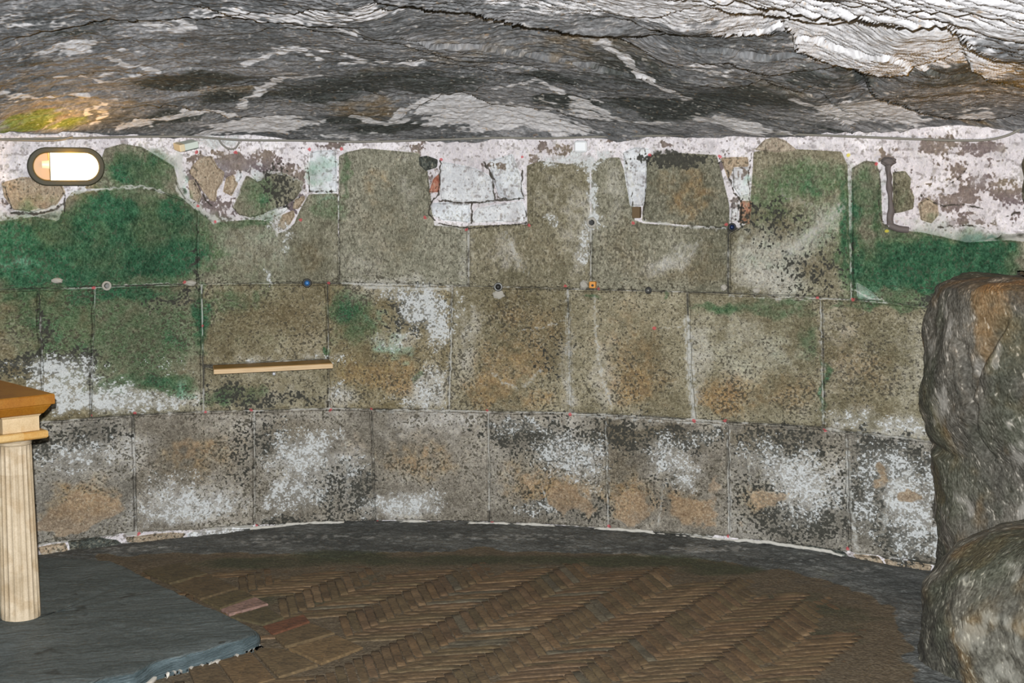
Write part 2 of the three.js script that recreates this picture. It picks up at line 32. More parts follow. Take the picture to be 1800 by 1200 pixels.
const VEINS = [[0.0369,0.45,0.253,1.095,0.257,0.872,0.271,0.554],[0.0211,0.5,0.376,1.084,0.385,0.875,0.412,0.719,0.457,0.563],[0.0422,0.7,0.781,0.993,0.796,0.789,0.819,0.545],[0.0158,0.5,1.326,1.066,1.338,0.821,1.346,0.548],[0.0369,0.3,-0.039,1.366,0.013,1.288,0.039,1.209,0.073,1.178],[0.058,0.35,0.639,1.214,0.736,1.267,0.82,1.344],[0.0185,0.45,-0.093,0.717,-0.04,0.673,0.026,0.639,0.079,0.676,0.132,0.736],[0.0106,0.5,0.026,0.914,0.157,0.935,0.235,0.971],[0.0317,0.25,1.153,1.563,1.221,1.527,1.288,1.491],[0.0528,0.45,1.396,1.504,1.291,1.382,1.203,1.307],[0.0079,0.6,0.667,0.948,0.801,0.961],[0.0211,0.7,-0.687,1.114,-0.529,1.108,-0.291,1.109],[0.0132,0.5,0.954,1.098,1.319,1.1],[0.0132,0.5,-0.668,0.531,-0.106,0.523],[0.0132,0.6,0.263,0.53,0.77,0.526,0.963,0.527],[0.0211,0.4,1.353,0.534,1.754,0.53],[0.0132,0.7,-0.283,1.101,-0.287,0.861,-0.296,0.553],[0.0106,0.9,-1.922,1.546,-1.827,1.565,-1.751,1.573,-1.662,1.58,-1.595,1.572,-1.561,1.555],[0.0106,0.4,-0.112,0.488,-0.107,0.054],[0.0106,0.6,0.434,0.509,0.448,0.016],[0.0106,0.7,0.964,0.504,0.978,0.026],[0.0132,0.5,1.182,0.433,1.201,0.257,1.25,0.084],[0.0211,0.6,1.441,0.495,1.452,0.235,1.485,0.027],[0.0264,0.5,1.686,0.412,1.616,0.305,1.587,0.203,1.579,0.103],[0.0132,0.8,-1.247,-0.006,-0.912,-0.006,-0.647,-0.007,-0.323,-0.009,-0.107,-0.007,0.266,-0.008,0.448,-0.006,0.972,0.004,1.252,-0.0,1.431,-0.009],[0.0106,0.6,-2.071,-0.017,-1.947,-0.033,-1.727,-0.027,-1.494,-0.03],[0.0158,0.8,-2.046,1.474,-1.985,1.488,-1.944,1.502],[0.0106,0.7,-2.124,1.475,-2.046,1.46,-1.975,1.473],[0.0079,0.7,-1.274,1.472,-1.246,1.536,-1.228,1.6,-1.189,1.677],[0.0079,0.8,-1.116,1.644,-1.04,1.639,-0.99,1.61,-0.965,1.6,-0.966,1.561,-0.997,1.517],[0.0106,0.8,-1.243,1.446,-1.169,1.432,-1.119,1.429,-1.09,1.393,-1.078,1.354],[0.0317,0.9,-1.495,1.726,-1.483,1.651,-1.492,1.562,-1.458,1.519,-1.423,1.493,-1.388,1.46,-1.345,1.426],[0.0106,0.7,-0.926,1.652,-0.928,1.561],[0.0132,0.7,0.592,1.425,0.71,1.413,0.807,1.399,0.947,1.396],[0.0106,0.6,-0.363,1.412,-0.316,1.396,-0.21,1.386],[0.0132,0.5,0.352,1.677,0.353,1.523,0.356,1.446],[0.0106,0.8,-0.792,1.133,-0.687,1.127,-0.529,1.121],[0.0079,0.6,-1.806,1.144,-1.651,1.143,-1.49,1.143],[0.0079,0.5,-0.079,1.118,0.0,1.114],[0.0106,0.7,1.448,1.144,1.491,1.117,1.544,1.108,1.575,1.1],[0.0132,0.4,-0.788,0.419,-0.777,0.269,-0.774,0.105],[0.0106,0.5,0.133,0.199,0.16,0.119,0.181,0.039],[0.0106,0.5,0.687,0.234,0.676,0.101,0.664,0.034],[0.0211,0.6,0.51,1.696,0.536,1.575,0.553,1.435],[0.0132,0.6,1.566,1.463,1.607,1.45,1.649,1.431],[0.0106,0.5,1.048,0.421,1.056,0.242],[0.0106,0.4,-1.111,0.482,-1.01,0.438,-0.907,0.354]];
const CRACKS = [[0.0106,0.81,-0.115,1.678,-0.089,1.605,-0.078,1.517,-0.058,1.517],[0.0158,0.7200000000000001,-0.131,1.691,-0.104,1.652,-0.084,1.613],[0.0106,0.81,-0.336,1.516,-0.262,1.506,-0.184,1.504,-0.084,1.514,-0.026,1.517,0.052,1.525],[0.0132,0.81,-0.189,1.504,-0.186,1.457,-0.189,1.412],[0.0106,0.81,-0.33,1.696,-0.333,1.626,-0.339,1.543,-0.378,1.501,-0.387,1.454,-0.358,1.422],[0.0106,0.7200000000000001,-0.342,1.409,-0.263,1.394,-0.189,1.386,-0.079,1.399,0.065,1.411,0.063,1.465],[0.0106,0.7200000000000001,0.047,1.652,0.042,1.574,0.055,1.517],[0.0158,0.7200000000000001,-0.073,1.548,-0.052,1.522,-0.026,1.522],[0.0079,0.7200000000000001,-1.422,1.61,-1.405,1.562,-1.382,1.518,-1.358,1.493],[0.0079,0.54,-1.45,1.651,-1.427,1.605,-1.421,1.549],[0.0079,0.63,-1.415,1.524,-1.434,1.503],[0.0079,0.54,-1.272,1.484,-1.219,1.435,-1.119,1.432],[0.0106,0.63,-0.936,1.652,-0.93,1.558,-0.812,1.556],[0.0079,0.54,-0.935,1.729,-0.936,1.652],[0.0185,0.7200000000000001,-2.125,1.47,-2.046,1.464,-1.975,1.478,-1.939,1.512],[0.0079,0.7200000000000001,-1.938,1.551,-1.936,1.473],[0.0079,0.7200000000000001,-2.14,1.576,-2.124,1.492],[0.0132,0.7200000000000001,0.941,1.649,0.97,1.551,1.001,1.514,0.996,1.427],[0.0079,0.7200000000000001,1.027,1.649,1.033,1.526,1.042,1.415],[0.0079,0.7200000000000001,0.536,1.562,0.542,1.493],[0.0079,0.63,0.598,1.575,0.59,1.461,0.597,1.428],[0.0079,0.54,0.498,1.732,0.518,1.651],[0.0106,0.63,1.037,1.723,1.029,1.649],[0.0079,0.63,1.536,1.647,1.532,1.553,1.537,1.458,1.567,1.411],[0.0079,0.54,1.586,1.647,1.595,1.541,1.591,1.464],[0.0106,0.63,1.686,1.542,1.747,1.503,1.825,1.508,1.902,1.491],[0.0106,0.54,1.839,1.669,1.822,1.623,1.764,1.577],[0.0132,0.54,1.749,1.415,1.847,1.426,1.924,1.413],[0.0106,0.54,1.96,1.453,2.015,1.483,2.051,1.51],[0.0066,0.558,-0.8,1.652,-0.801,1.391,-0.802,1.136],[0.0066,0.496,-1.424,1.447,-1.422,1.319,-1.426,1.144],[0.0066,0.496,-0.859,1.128,-0.859,0.97,-0.86,0.552],[0.0066,0.558,-0.283,1.111,-0.289,0.861,-0.299,0.544],[0.0066,0.496,-0.202,1.386,-0.206,1.128],[0.0066,0.434,1.427,1.648,1.438,1.361,1.444,1.11],[0.0066,0.434,1.33,1.091,1.34,0.821,1.348,0.673],[0.0066,0.496,-1.849,1.138,-1.849,1.002,-1.863,0.801,-1.87,0.65],[0.0079,0.7200000000000001,-2.044,1.137,-2.044,1.014,-2.037,0.915],[0.0211,0.54,-2.05,0.94,-2.04,0.885],[0.0053,0.434,-0.662,0.528,-0.656,0.349,-0.649,0.01],[0.0053,0.434,-1.199,0.542,-1.201,0.285,-1.204,0.015],[0.0053,0.434,-1.698,0.543,-1.702,0.246,-1.703,0.036],[0.0079,0.7200000000000001,-2.173,1.144,-1.839,1.14,-1.431,1.141],[0.0053,0.434,-1.419,1.139,-1.1,1.137,-0.857,1.134,-0.529,1.124,-0.211,1.12],[0.0053,0.496,0.0,1.117,0.261,1.113,0.591,1.11,0.942,1.111],[0.0066,0.558,0.954,1.108,1.23,1.106,1.449,1.101,1.739,1.086],[0.0053,0.496,-0.852,0.547,-0.668,0.539,-0.294,0.531],[0.0053,0.372,-0.106,0.529,0.263,0.535,0.444,0.536],[0.0053,0.31,0.819,0.537,1.342,0.543],[0.0053,0.434,-1.196,0.007,-0.912,0.005,-0.807,0.002],[0.0079,0.63,-0.807,-0.004,-0.566,-0.005],[0.0079,0.54,-1.968,-0.025,-1.795,-0.036,-1.658,-0.033,-1.494,-0.027],[0.0053,0.434,0.362,1.369,0.368,1.266,0.358,1.136],[0.0053,0.31,-1.033,1.34,-0.97,1.287,-0.946,1.221],[0.0066,0.434,1.447,1.169,1.452,1.14,1.465,1.116],[0.0053,0.372,-1.848,0.418,-1.892,0.397,-1.925,0.362],[0.0053,0.31,1.447,0.247,1.481,0.189,1.5,0.041],[0.0079,0.54,1.752,0.323,1.764,0.179,1.761,0.007]];
const MARKS = [[-1.417,1.732],[-1.252,1.733],[-0.93,1.748],[-1.418,1.493],[-1.346,1.421],[-0.973,1.426],[-1.843,1.138],[-1.478,1.15],[-1.411,0.949],[-0.327,1.704],[-0.21,1.381],[-0.403,1.438],[0.078,1.403],[0.614,1.719],[0.545,1.417],[0.94,1.414],[0.243,1.126],[1.222,1.817],[1.519,1.675],[1.738,1.112],[0.642,0.944],[-1.865,0.57],[-1.696,0.568],[-1.408,0.55],[-1.209,0.551],[-0.852,0.539],[-0.66,0.541],[-0.117,0.537],[0.268,0.53],[0.819,0.532],[0.951,0.541],[1.353,0.532],[-0.641,-0.001],[-0.094,0.005],[0.448,0.013],[-1.696,0.012],[-1.196,0.007],[0.971,0.017],[1.452,0.02],[1.449,1.103],[1.314,1.105],[0.394,1.116],[-0.852,1.134],[0.047,1.714],[0.909,1.711],[-0.784,1.751]];
const YMARKS = [[1.415,1.712],[1.563,1.395]];
const PLASTER = [[-2.297,1.88,2.2,1.862,2.215,1.424,2.036,1.393,1.849,1.357,1.65,1.38,1.568,1.388,1.441,1.409,1.042,1.408,0.563,1.407,0.078,1.403,-0.369,1.385,-0.995,1.345,-1.341,1.405,-1.503,1.575,-1.901,1.539,-1.956,1.424,-2.313,1.417],[-2.358,0.051,-2.09,0.025,-1.703,0.015,-1.209,0.002,-0.647,0.001,-0.107,0.002,0.448,-0.0,0.972,0.009,1.453,-0.003,1.889,0.004,1.895,-0.189,-2.367,-0.224]];
const ROCK_STAINS = {'white':[[-0.126,-6.369,0.357,0.185,0.0,1.0],[-0.273,-6.284,0.101,0.138,0.0,1.0],[0.127,-6.442,0.309,0.073,0.0,0.8],[-1.143,-6.419,0.359,0.087,0.0,0.9],[-1.611,-6.26,0.15,0.053,0.0,0.5],[-0.777,-6.539,0.314,0.034,0.0,0.5],[0.245,-6.202,0.149,0.069,0.0,0.5],[0.396,-6.256,0.15,0.05,0.0,0.5],[-1.648,-5.437,0.109,0.064,0.0,0.8],[-1.251,-5.305,0.127,0.084,0.0,0.5],[-0.674,-5.053,0.364,0.099,0.0,0.7],[-0.879,-5.582,0.089,0.074,0.0,0.5],[-0.789,-5.284,0.127,0.073,0.0,0.6],[-0.564,-5.73,0.183,0.05,0.0,0.6],[-0.36,-5.716,0.069,0.044,0.0,0.6],[0.745,-5.399,0.13,0.134,0.0,0.5],[0.595,-4.591,0.367,0.213,0.0,1.0],[1.033,-4.381,0.438,0.371,0.0,0.9],[1.222,-3.893,0.234,0.312,0.0,1.0],[0.765,-4.865,0.117,0.166,0.0,0.9],[1.279,-4.641,0.371,0.38,0.0,0.9],[1.077,-4.971,0.159,0.243,0.0,0.6],[1.505,-5.763,0.277,0.171,0.0,0.9],[1.321,-5.762,0.138,0.228,0.0,0.7],[1.767,-5.584,0.134,0.176,0.0,0.6],[0.919,-6.11,0.171,0.054,0.0,0.8],[1.093,-6.134,0.147,0.05,0.0,0.6],[0.0,-5.148,0.206,0.083,0.0,0.5],[0.209,-5.309,0.191,0.105,0.0,0.5],[-0.962,-5.108,0.245,0.097,0.0,0.6],[-1.672,-5.071,0.203,0.119,0.0,0.4],[-0.488,-4.971,0.119,0.109,0.0,0.7],[-1.973,-5.808,0.139,0.041,0.0,0.4],[-1.77,-6.127,0.049,0.074,0.0,0.6],[-1.456,-5.52,0.066,0.035,0.0,0.5],[-1.447,-5.649,0.056,0.03,0.0,0.6],[-1.624,-5.72,0.046,0.034,0.0,0.5],[-0.893,-5.808,0.058,0.038,0.0,0.5],[0.598,-4.361,0.523,0.191,0.0,0.9],[0.186,-4.75,0.38,0.145,0.0,0.6],[1.165,-3.959,0.317,0.38,0.0,1.0],[1.122,-4.748,0.38,0.228,0.0,0.9],[0.949,-4.825,0.154,0.122,0.0,0.9],[0.778,-4.408,0.212,0.17,0.0,0.9],[0.454,-4.63,0.37,0.176,0.0,0.8],[0.103,-5.256,0.252,0.103,0.0,0.5],[1.537,-4.753,0.114,0.139,0.0,0.6]],'dark':[[-1.315,-5.848,0.304,0.102,0.0,0.9],[-1.201,-6.083,0.195,0.091,0.0,0.7],[-0.816,-6.082,0.243,0.183,0.0,0.6],[-1.484,-6.251,0.2,0.078,0.0,0.7],[-0.425,-5.979,0.383,0.208,0.0,0.6],[0.242,-6.131,0.172,0.132,0.0,1.0],[0.138,-5.831,0.187,0.106,0.0,0.6],[0.6,-6.07,0.219,0.149,0.0,0.9],[0.442,-5.611,0.269,0.272,0.0,0.5],[0.963,-5.67,0.249,0.24,0.0,0.6],[0.812,-5.872,0.188,0.173,0.0,0.6],[1.146,-5.28,0.253,0.213,0.0,0.5],[1.53,-4.972,0.259,0.193,0.0,0.6],[-0.564,-6.473,0.233,0.079,0.0,0.8],[-1.598,-5.279,0.253,0.104,0.0,0.4],[-0.756,-6.368,0.102,0.05,0.0,0.8],[-1.826,-5.517,0.132,0.051,0.0,0.5],[1.436,-6.04,0.193,0.028,0.0,0.6]],'ochre':[[-1.293,-5.854,0.281,0.097,0.0,0.7],[-1.119,-6.033,0.241,0.081,0.0,0.5],[-0.465,-5.896,0.283,0.169,0.0,0.4],[0.324,-5.485,0.329,0.225,0.0,0.5],[0.993,-5.591,0.224,0.199,0.0,0.6],[-1.979,-5.956,0.214,0.05,0.0,0.5],[-0.645,-6.28,0.226,0.137,0.0,0.6],[-0.217,-5.522,0.265,0.266,0.0,0.3],[1.464,-5.784,0.231,0.136,0.0,0.3],[1.816,-5.736,0.138,0.079,0.0,0.6],[-1.495,-5.829,0.14,0.072,0.0,0.4],[-2.013,-6.054,0.194,0.038,0.0,0.6]],'green':[[-1.996,-6.006,0.168,0.049,0.0,0.8],[-2.065,-6.063,0.146,0.032,0.0,0.9],[-1.916,-6.127,0.123,0.039,0.0,0.7]]};
const LEDGES = [[0.09100000000000001,-1.835,-5.187,-1.708,-5.177,-1.522,-5.168,-1.474,-5.143,-1.27,-5.138,-1.092,-5.152,-0.854,-5.177,-0.689,-5.161,-0.529,-5.179],[0.0507,-1.283,-4.96,-1.112,-4.977,-0.991,-5.05,-0.822,-4.989,-0.657,-4.928,-0.586,-4.976],[0.0507,-0.582,-4.948,-0.41,-4.972,-0.334,-4.998,-0.196,-4.999,-0.04,-5.111,0.081,-5.151,0.205,-5.223,0.335,-5.313,0.484,-5.343,0.642,-5.429],[0.16,-0.485,-4.759,-0.265,-4.835,-0.134,-4.866,0.059,-4.978,0.277,-5.029,0.438,-5.069,0.593,-5.023],[0.07150000000000001,0.346,-4.9,0.54,-4.905,0.698,-4.93,0.832,-4.917,0.967,-4.914],[0.16,0.609,-4.562,0.767,-4.544,0.892,-4.542,1.027,-4.503,1.153,-4.44,1.206,-4.259],[0.16,0.677,-4.32,0.843,-4.297,0.999,-4.241,1.134,-4.244,1.242,-4.159,1.348,-4.284,1.488,-4.394,1.588,-4.431],[0.11050000000000001,0.813,-4.647,0.886,-4.79,0.967,-4.914,1.057,-4.968,1.168,-4.939,1.303,-5.005,1.397,-4.788,1.455,-4.674],[0.07150000000000001,1.445,-4.642,1.532,-4.827,1.687,-4.971,1.799,-5.008],[0.0507,0.625,-5.289,0.78,-5.208,0.938,-5.286,1.105,-5.189,1.227,-5.1],[0.11050000000000001,1.201,-5.034,1.294,-5.286,1.443,-5.451,1.583,-5.562,1.728,-5.603,1.819,-5.607,1.908,-5.544,1.958,-5.442],[0.033800000000000004,0.659,-5.571,0.835,-5.567,0.947,-5.454,1.089,-5.516,1.175,-5.318],[0.030420000000000003,-1.063,-5.407,-0.884,-5.351,-0.631,-5.35,-0.427,-5.422,-0.221,-5.612,0.0,-5.678,0.182,-5.773],[0.030420000000000003,-0.704,-5.272,-0.54,-5.288,-0.418,-5.314,-0.281,-5.487],[0.033800000000000004,-0.674,-6.095,-0.485,-6.141,-0.239,-6.054,-0.047,-5.951],[0.0507,0.188,-4.786,0.337,-4.771,0.482,-4.725,0.578,-4.605],[0.0507,0.44,-4.494,0.607,-4.425,0.732,-4.339,0.851,-4.171],[0.02535,-1.975,-5.506,-1.784,-5.655,-1.57,-5.688,-1.369,-5.787],[0.02535,-1.493,-5.42,-1.421,-5.393,-1.386,-5.504,-1.276,-5.588],[0.02535,-0.577,-5.631,-0.357,-5.672,-0.137,-5.784,0.115,-5.836,0.323,-5.856],[0.0507,0.812,-4.141,0.961,-4.082,1.089,-3.967,1.222,-3.893,1.367,-3.826],[0.0507,1.076,-4.15,1.183,-4.069,1.311,-4.067,1.459,-4.078],[0.033800000000000004,-1.695,-6.039,-1.451,-6.119,-1.24,-6.271,-1.05,-6.319],[0.033800000000000004,-1.529,-5.869,-1.34,-5.956,-1.122,-5.926,-0.922,-5.844],[0.04225,-0.505,-6.386,-0.242,-6.118,-0.099,-6.234,0.199,-6.281,0.4,-6.316],[0.033800000000000004,0.0,-6.148,0.143,-6.042,0.379,-6.005,0.659,-5.958],[0.033800000000000004,1.163,-5.457,1.321,-5.762,1.434,-5.847],[0.033800000000000004,-2.077,-5.839,-1.943,-5.854,-1.786,-5.872,-1.564,-5.999]];
const ROCK_VEINS = [[0.0286,0.9,-1.059,-5.72,-0.933,-5.641,-0.789,-5.565,-0.663,-5.613],[0.0238,0.8,-1.557,-5.568,-1.455,-5.679,-1.4,-5.726],[0.0333,0.8,-1.175,-6.191,-1.109,-6.105,-0.928,-5.881,-0.785,-5.853],[0.0333,0.9,-1.402,-6.219,-1.32,-6.182,-1.199,-6.314,-1.021,-6.447],[0.0429,1,-0.532,-6.404,-0.395,-6.252,-0.267,-6.136,-0.22,-6.194],[0.0238,0.8,-0.072,-6.038,0.093,-5.886,0.189,-5.989,0.387,-6.12],[0.019,0.8,-0.668,-5.653,-0.498,-5.744,-0.362,-5.734],[0.0333,0.8,0.242,-6.116,0.342,-6.172,0.495,-6.254,0.688,-6.211],[0.0429,0.7,0.342,-5.429,0.435,-5.519,0.587,-5.72,0.725,-5.922],[0.0381,0.8,1.11,-5.62,1.261,-5.797,1.391,-5.954],[0.019,0.7,-1.784,-5.655,-1.641,-5.776,-1.5,-5.762],[0.0333,0.8,-1.804,-6.079,-1.756,-6.041,-1.708,-6.001],[0.0286,0.8,-0.702,-6.342,-0.559,-6.427,-0.455,-6.393],[0.0333,0.7,-1.35,-5.208,-1.239,-5.257,-1.171,-5.321],[0.0333,0.7,-1.846,-5.45,-1.687,-5.424,-1.541,-5.438],[0.0286,0.6,-1.064,-5.212,-0.868,-5.26,-0.706,-5.287,-0.586,-5.327],[0.0238,0.7,-0.917,-5.546,-0.841,-5.62,-0.76,-5.672],[0.0381,0.8,-1.709,-6.256,-1.484,-6.251,-1.333,-6.242],[0.0238,0.6,-2.031,-5.715,-1.891,-5.838,-1.745,-5.89]];
const BRICK_ZONE = [-1.77,-6.004,-1.482,-6.033,-1.18,-6.004,-0.732,-5.957,-0.444,-6.033,-0.125,-6.11,0.149,-6.052,0.492,-6.004,0.847,-5.911,1.131,-5.751,1.364,-5.541,1.421,-5.115,1.354,-4.701,1.27,-4.346,1.175,-3.954,-1.643,-3.954];
const PAVERS = [[-1.093,-5.192,-0.99,-5.354,-0.926,-5.265,-1.051,-5.129],[-1.045,-5.101,-0.93,-5.235,-0.839,-5.094,-0.903,-5.007],[-0.901,-4.993,-0.771,-5.136,-0.738,-5.054,-0.851,-4.896],[-0.845,-4.884,-0.729,-5.033,-0.628,-4.915,-0.785,-4.76],[-1.361,-5.525,-1.233,-5.674,-1.081,-5.485,-1.199,-5.324],[-1.191,-5.309,-1.069,-5.47,-0.997,-5.369,-1.1,-5.207],[-0.903,-4.76,-0.786,-4.742,-0.642,-4.575,-0.754,-4.45],[-0.997,-4.642,-0.909,-4.748,-0.76,-4.439,-0.863,-4.346],[-0.636,-4.586,-0.774,-4.748,-0.621,-4.896,-0.51,-4.76],[-1.528,-5.733,-1.399,-5.866,-1.246,-5.691,-1.369,-5.541],[-1.073,-4.558,-1.002,-4.631,-0.871,-4.341,-0.978,-4.296]];
const FLOOR_STAINS = {'grime':[[-1.18,-6.004,0.432,0.198,0.0,0.9],[-0.755,-6.149,0.615,0.189,0.0,1.0],[0.0,-6.25,0.75,0.215,0.0,1.0],[0.749,-6.1,0.61,0.233,0.0,1.0],[1.283,-5.691,0.41,0.283,0.0,1.0],[1.383,-5.013,0.1,0.754,0.0,0.8],[-0.24,-5.866,0.469,0.129,0.0,0.5],[0.596,-5.821,0.466,0.119,0.0,0.5],[0.92,-5.607,0.269,0.157,0.0,0.4],[-1.453,-5.911,0.189,0.122,0.0,0.6],[-0.583,-5.691,0.137,0.097,0.0,0.4]],'pale':[[0.824,-6.1,0.146,0.093,0.0,0.6],[-0.503,-6.149,0.148,0.076,0.0,0.4],[1.211,-5.911,0.189,0.087,0.0,0.4],[-1.09,-6.199,0.198,0.077,0.0,0.5],[0.252,-6.149,0.148,0.057,0.0,0.4],[0.492,-6.004,0.144,0.072,0.0,0.4],[-0.876,-6.301,0.504,0.079,0.0,0.5],[0.0,-6.301,0.504,0.079,0.0,0.5],[0.874,-6.1,0.293,0.074,0.0,0.6],[1.421,-5.777,0.231,0.1,0.0,0.5],[-1.622,-6.1,0.244,0.074,0.0,0.5]],'moss':[[-1.081,-5.866,0.352,0.12,0.0,0.7],[-0.291,-5.911,0.473,0.105,0.0,0.7],[0.387,-5.911,0.473,0.122,0.0,0.8],[0.852,-5.777,0.231,0.117,0.0,0.7],[-0.737,-6.004,0.192,0.108,0.0,0.7],[-0.882,-5.369,0.322,0.216,0.0,0.4],[1.123,-5.15,0.268,0.398,0.0,0.45],[0.0,-5.607,0.673,0.157,0.0,0.35]]};
const SLAB = [-2.372,-5.735,-1.867,-5.771,-1.651,-5.717,-1.541,-5.595,-1.221,-5.214,-1.023,-4.973,-0.919,-4.854,-0.876,-4.79,-0.872,-4.746,-0.909,-4.691,-0.97,-4.632,-1.035,-4.562,-1.113,-4.494,-1.167,-4.428,-1.195,-4.354,-1.266,-4.312,-1.318,-4.246,-1.448,-4.163,-1.69,-4.078,-2.379,-4.163];
const OUTCROP = [1.571,-0.139,1.64,-0.047,1.675,0.091,1.683,0.25,1.687,0.409,1.67,0.567,1.63,0.645,1.596,0.734,1.594,0.812,1.607,0.945,1.621,1.067,1.636,1.144,1.66,1.194,1.714,1.222,1.812,1.233,1.964,1.236,2.074,1.236];
const BOULDER = [1.378,-0.15,1.386,-0.032,1.397,0.106,1.404,0.223,1.429,0.278,1.476,0.336,1.531,0.382,1.596,0.417,1.699,0.452,1.793,0.465,1.887,0.471];
const OUT_CRACKS = [[1.664,1.006,1.676,0.899,1.675,0.802,1.693,0.784,1.696,0.693,1.72,0.639,1.769,0.584],[1.789,1.092,1.71,0.92,1.679,0.812],[1.547,0.791,1.59,0.671,1.639,0.606,1.679,0.562]];
const SPOT = {'lamp':[-1.927,1.666,-6.19],'box':[-1.442,1.782,-6.43],'cap':[0.311,1.759,-6.49],'shelf_l':[-1.37,0.743,-6.456],'shelf_r':[-0.852,0.754,-6.58],'nail':[-1.102,0.725,-6.534],'bolt1':[-1.789,1.146,-6.269],'bolt2':[-0.947,1.137,-6.566],'bolt3':[-0.063,1.119,-6.569],'bolt4':[0.362,1.418,-6.476],'bolt5':[0.615,1.116,-6.395],'bolt6':[0.966,1.404,-6.256],'socket':[0.368,1.136,-6.474],'lump1':[0.327,1.135,-6.486],'lump2':[-1.454,1.147,-6.425],'lump3':[0.935,1.138,-6.27],'lump4':[1.07,1.13,-6.209],'wood':[0.562,1.465,-6.414],'iron_top':[1.552,1.689,-5.961],'iron_bot':[1.575,1.421,-5.948],'iron_foot':[1.649,1.403,-5.905],'lump5':[-1.974,1.176,-6.16],'lump6':[-0.063,1.082,-6.569]};
const LIME = [-1.222,-0.002,-1.069,-0.001,-0.912,-0.003,-0.807,-0.004,-0.647,-0.004,-0.539,-0.005,-0.323,-0.006,-0.188,-0.006,-0.054,-0.005,0.133,-0.004,0.266,-0.005,0.448,-0.003,0.627,0.001,0.777,0.002,0.972,0.004,1.114,0.005,1.252,0.002,1.342,-0.001,1.431,-0.006];
const CABLES = [[-2.259,1.773,-2.031,1.783,-1.826,1.791,-1.63,1.799,-1.447,1.802,-1.232,1.789,-0.985,1.788,-0.678,1.784,-0.365,1.792,-0.052,1.801,0.155,1.797,0.408,1.803,0.655,1.805,0.986,1.811,1.212,1.802,1.428,1.789,1.634,1.776,1.831,1.766,1.907,1.769,1.972,1.788,2.017,1.818],[-1.317,1.796,-1.301,1.768,-1.27,1.748,-1.245,1.753,-1.228,1.779],[-2.259,1.78,-2.071,1.775,-1.93,1.78,-1.889,1.795]];
const ALTAR = {'corner':[-1.635,0.862,-5.008],'back':[-1.943,0.862,-5.348],'front':[-1.773,0.862,-4.873],'foot':[-1.745,0.055,-4.933]};
const WALL_PLAN = [-6.5587, 0.17258, 0.16025, -0.01493];

// ---------------------------------------------------------------- noise
function rng(seed) { let a = seed >>> 0; return () => { a = (a + 0x6D2B79F5) >>> 0; let t = a; t = Math.imul(t ^ (t >>> 15), t | 1); t ^= t + Math.imul(t ^ (t >>> 7), t | 61); return ((t ^ (t >>> 14)) >>> 0) / 4294967296; }; }
const NT = new Float32Array(65536); { const r = rng(7); for (let i = 0; i < 65536; i++) NT[i] = r(); }
function vn(x, y) {
  const xf = Math.floor(x), yf = Math.floor(y); let u = x - xf, v = y - yf; u = u * u * (3 - 2 * u); v = v * v * (3 - 2 * v);
  const x0 = xf & 255, x1 = (xf + 1) & 255, y0 = (yf & 255) << 8, y1 = ((yf + 1) & 255) << 8;
  const a = NT[y0 | x0], b = NT[y0 | x1], c = NT[y1 | x0], d = NT[y1 | x1];
  return a + (b - a) * u + (c - a) * v + (a - b - c + d) * u * v;
}
function fbm(x, y, n = 4) { let s = 0, a = 0.5, t = 0; for (let i = 0; i < n; i++) { s += a * vn(x, y); t += a; a *= 0.5; x = x * 2.03 + 17.3; y = y * 2.03 + 9.1; } return s / t; }
const clamp = (x, a = 0, b = 1) => Math.min(b, Math.max(a, x));
const ss = (a, b, x) => { const t = clamp((x - a) / (b - a)); return t * t * (3 - 2 * t); };
const lerp = (a, b, t) => a + (b - a) * t;
const mixc = (c, d, t) => { c[0] += (d[0] - c[0]) * t; c[1] += (d[1] - c[1]) * t; c[2] += (d[2] - c[2]) * t; };
const IN = new ImprovedNoise();
const n3 = (x, y, z) => IN.noise(x, y, z);

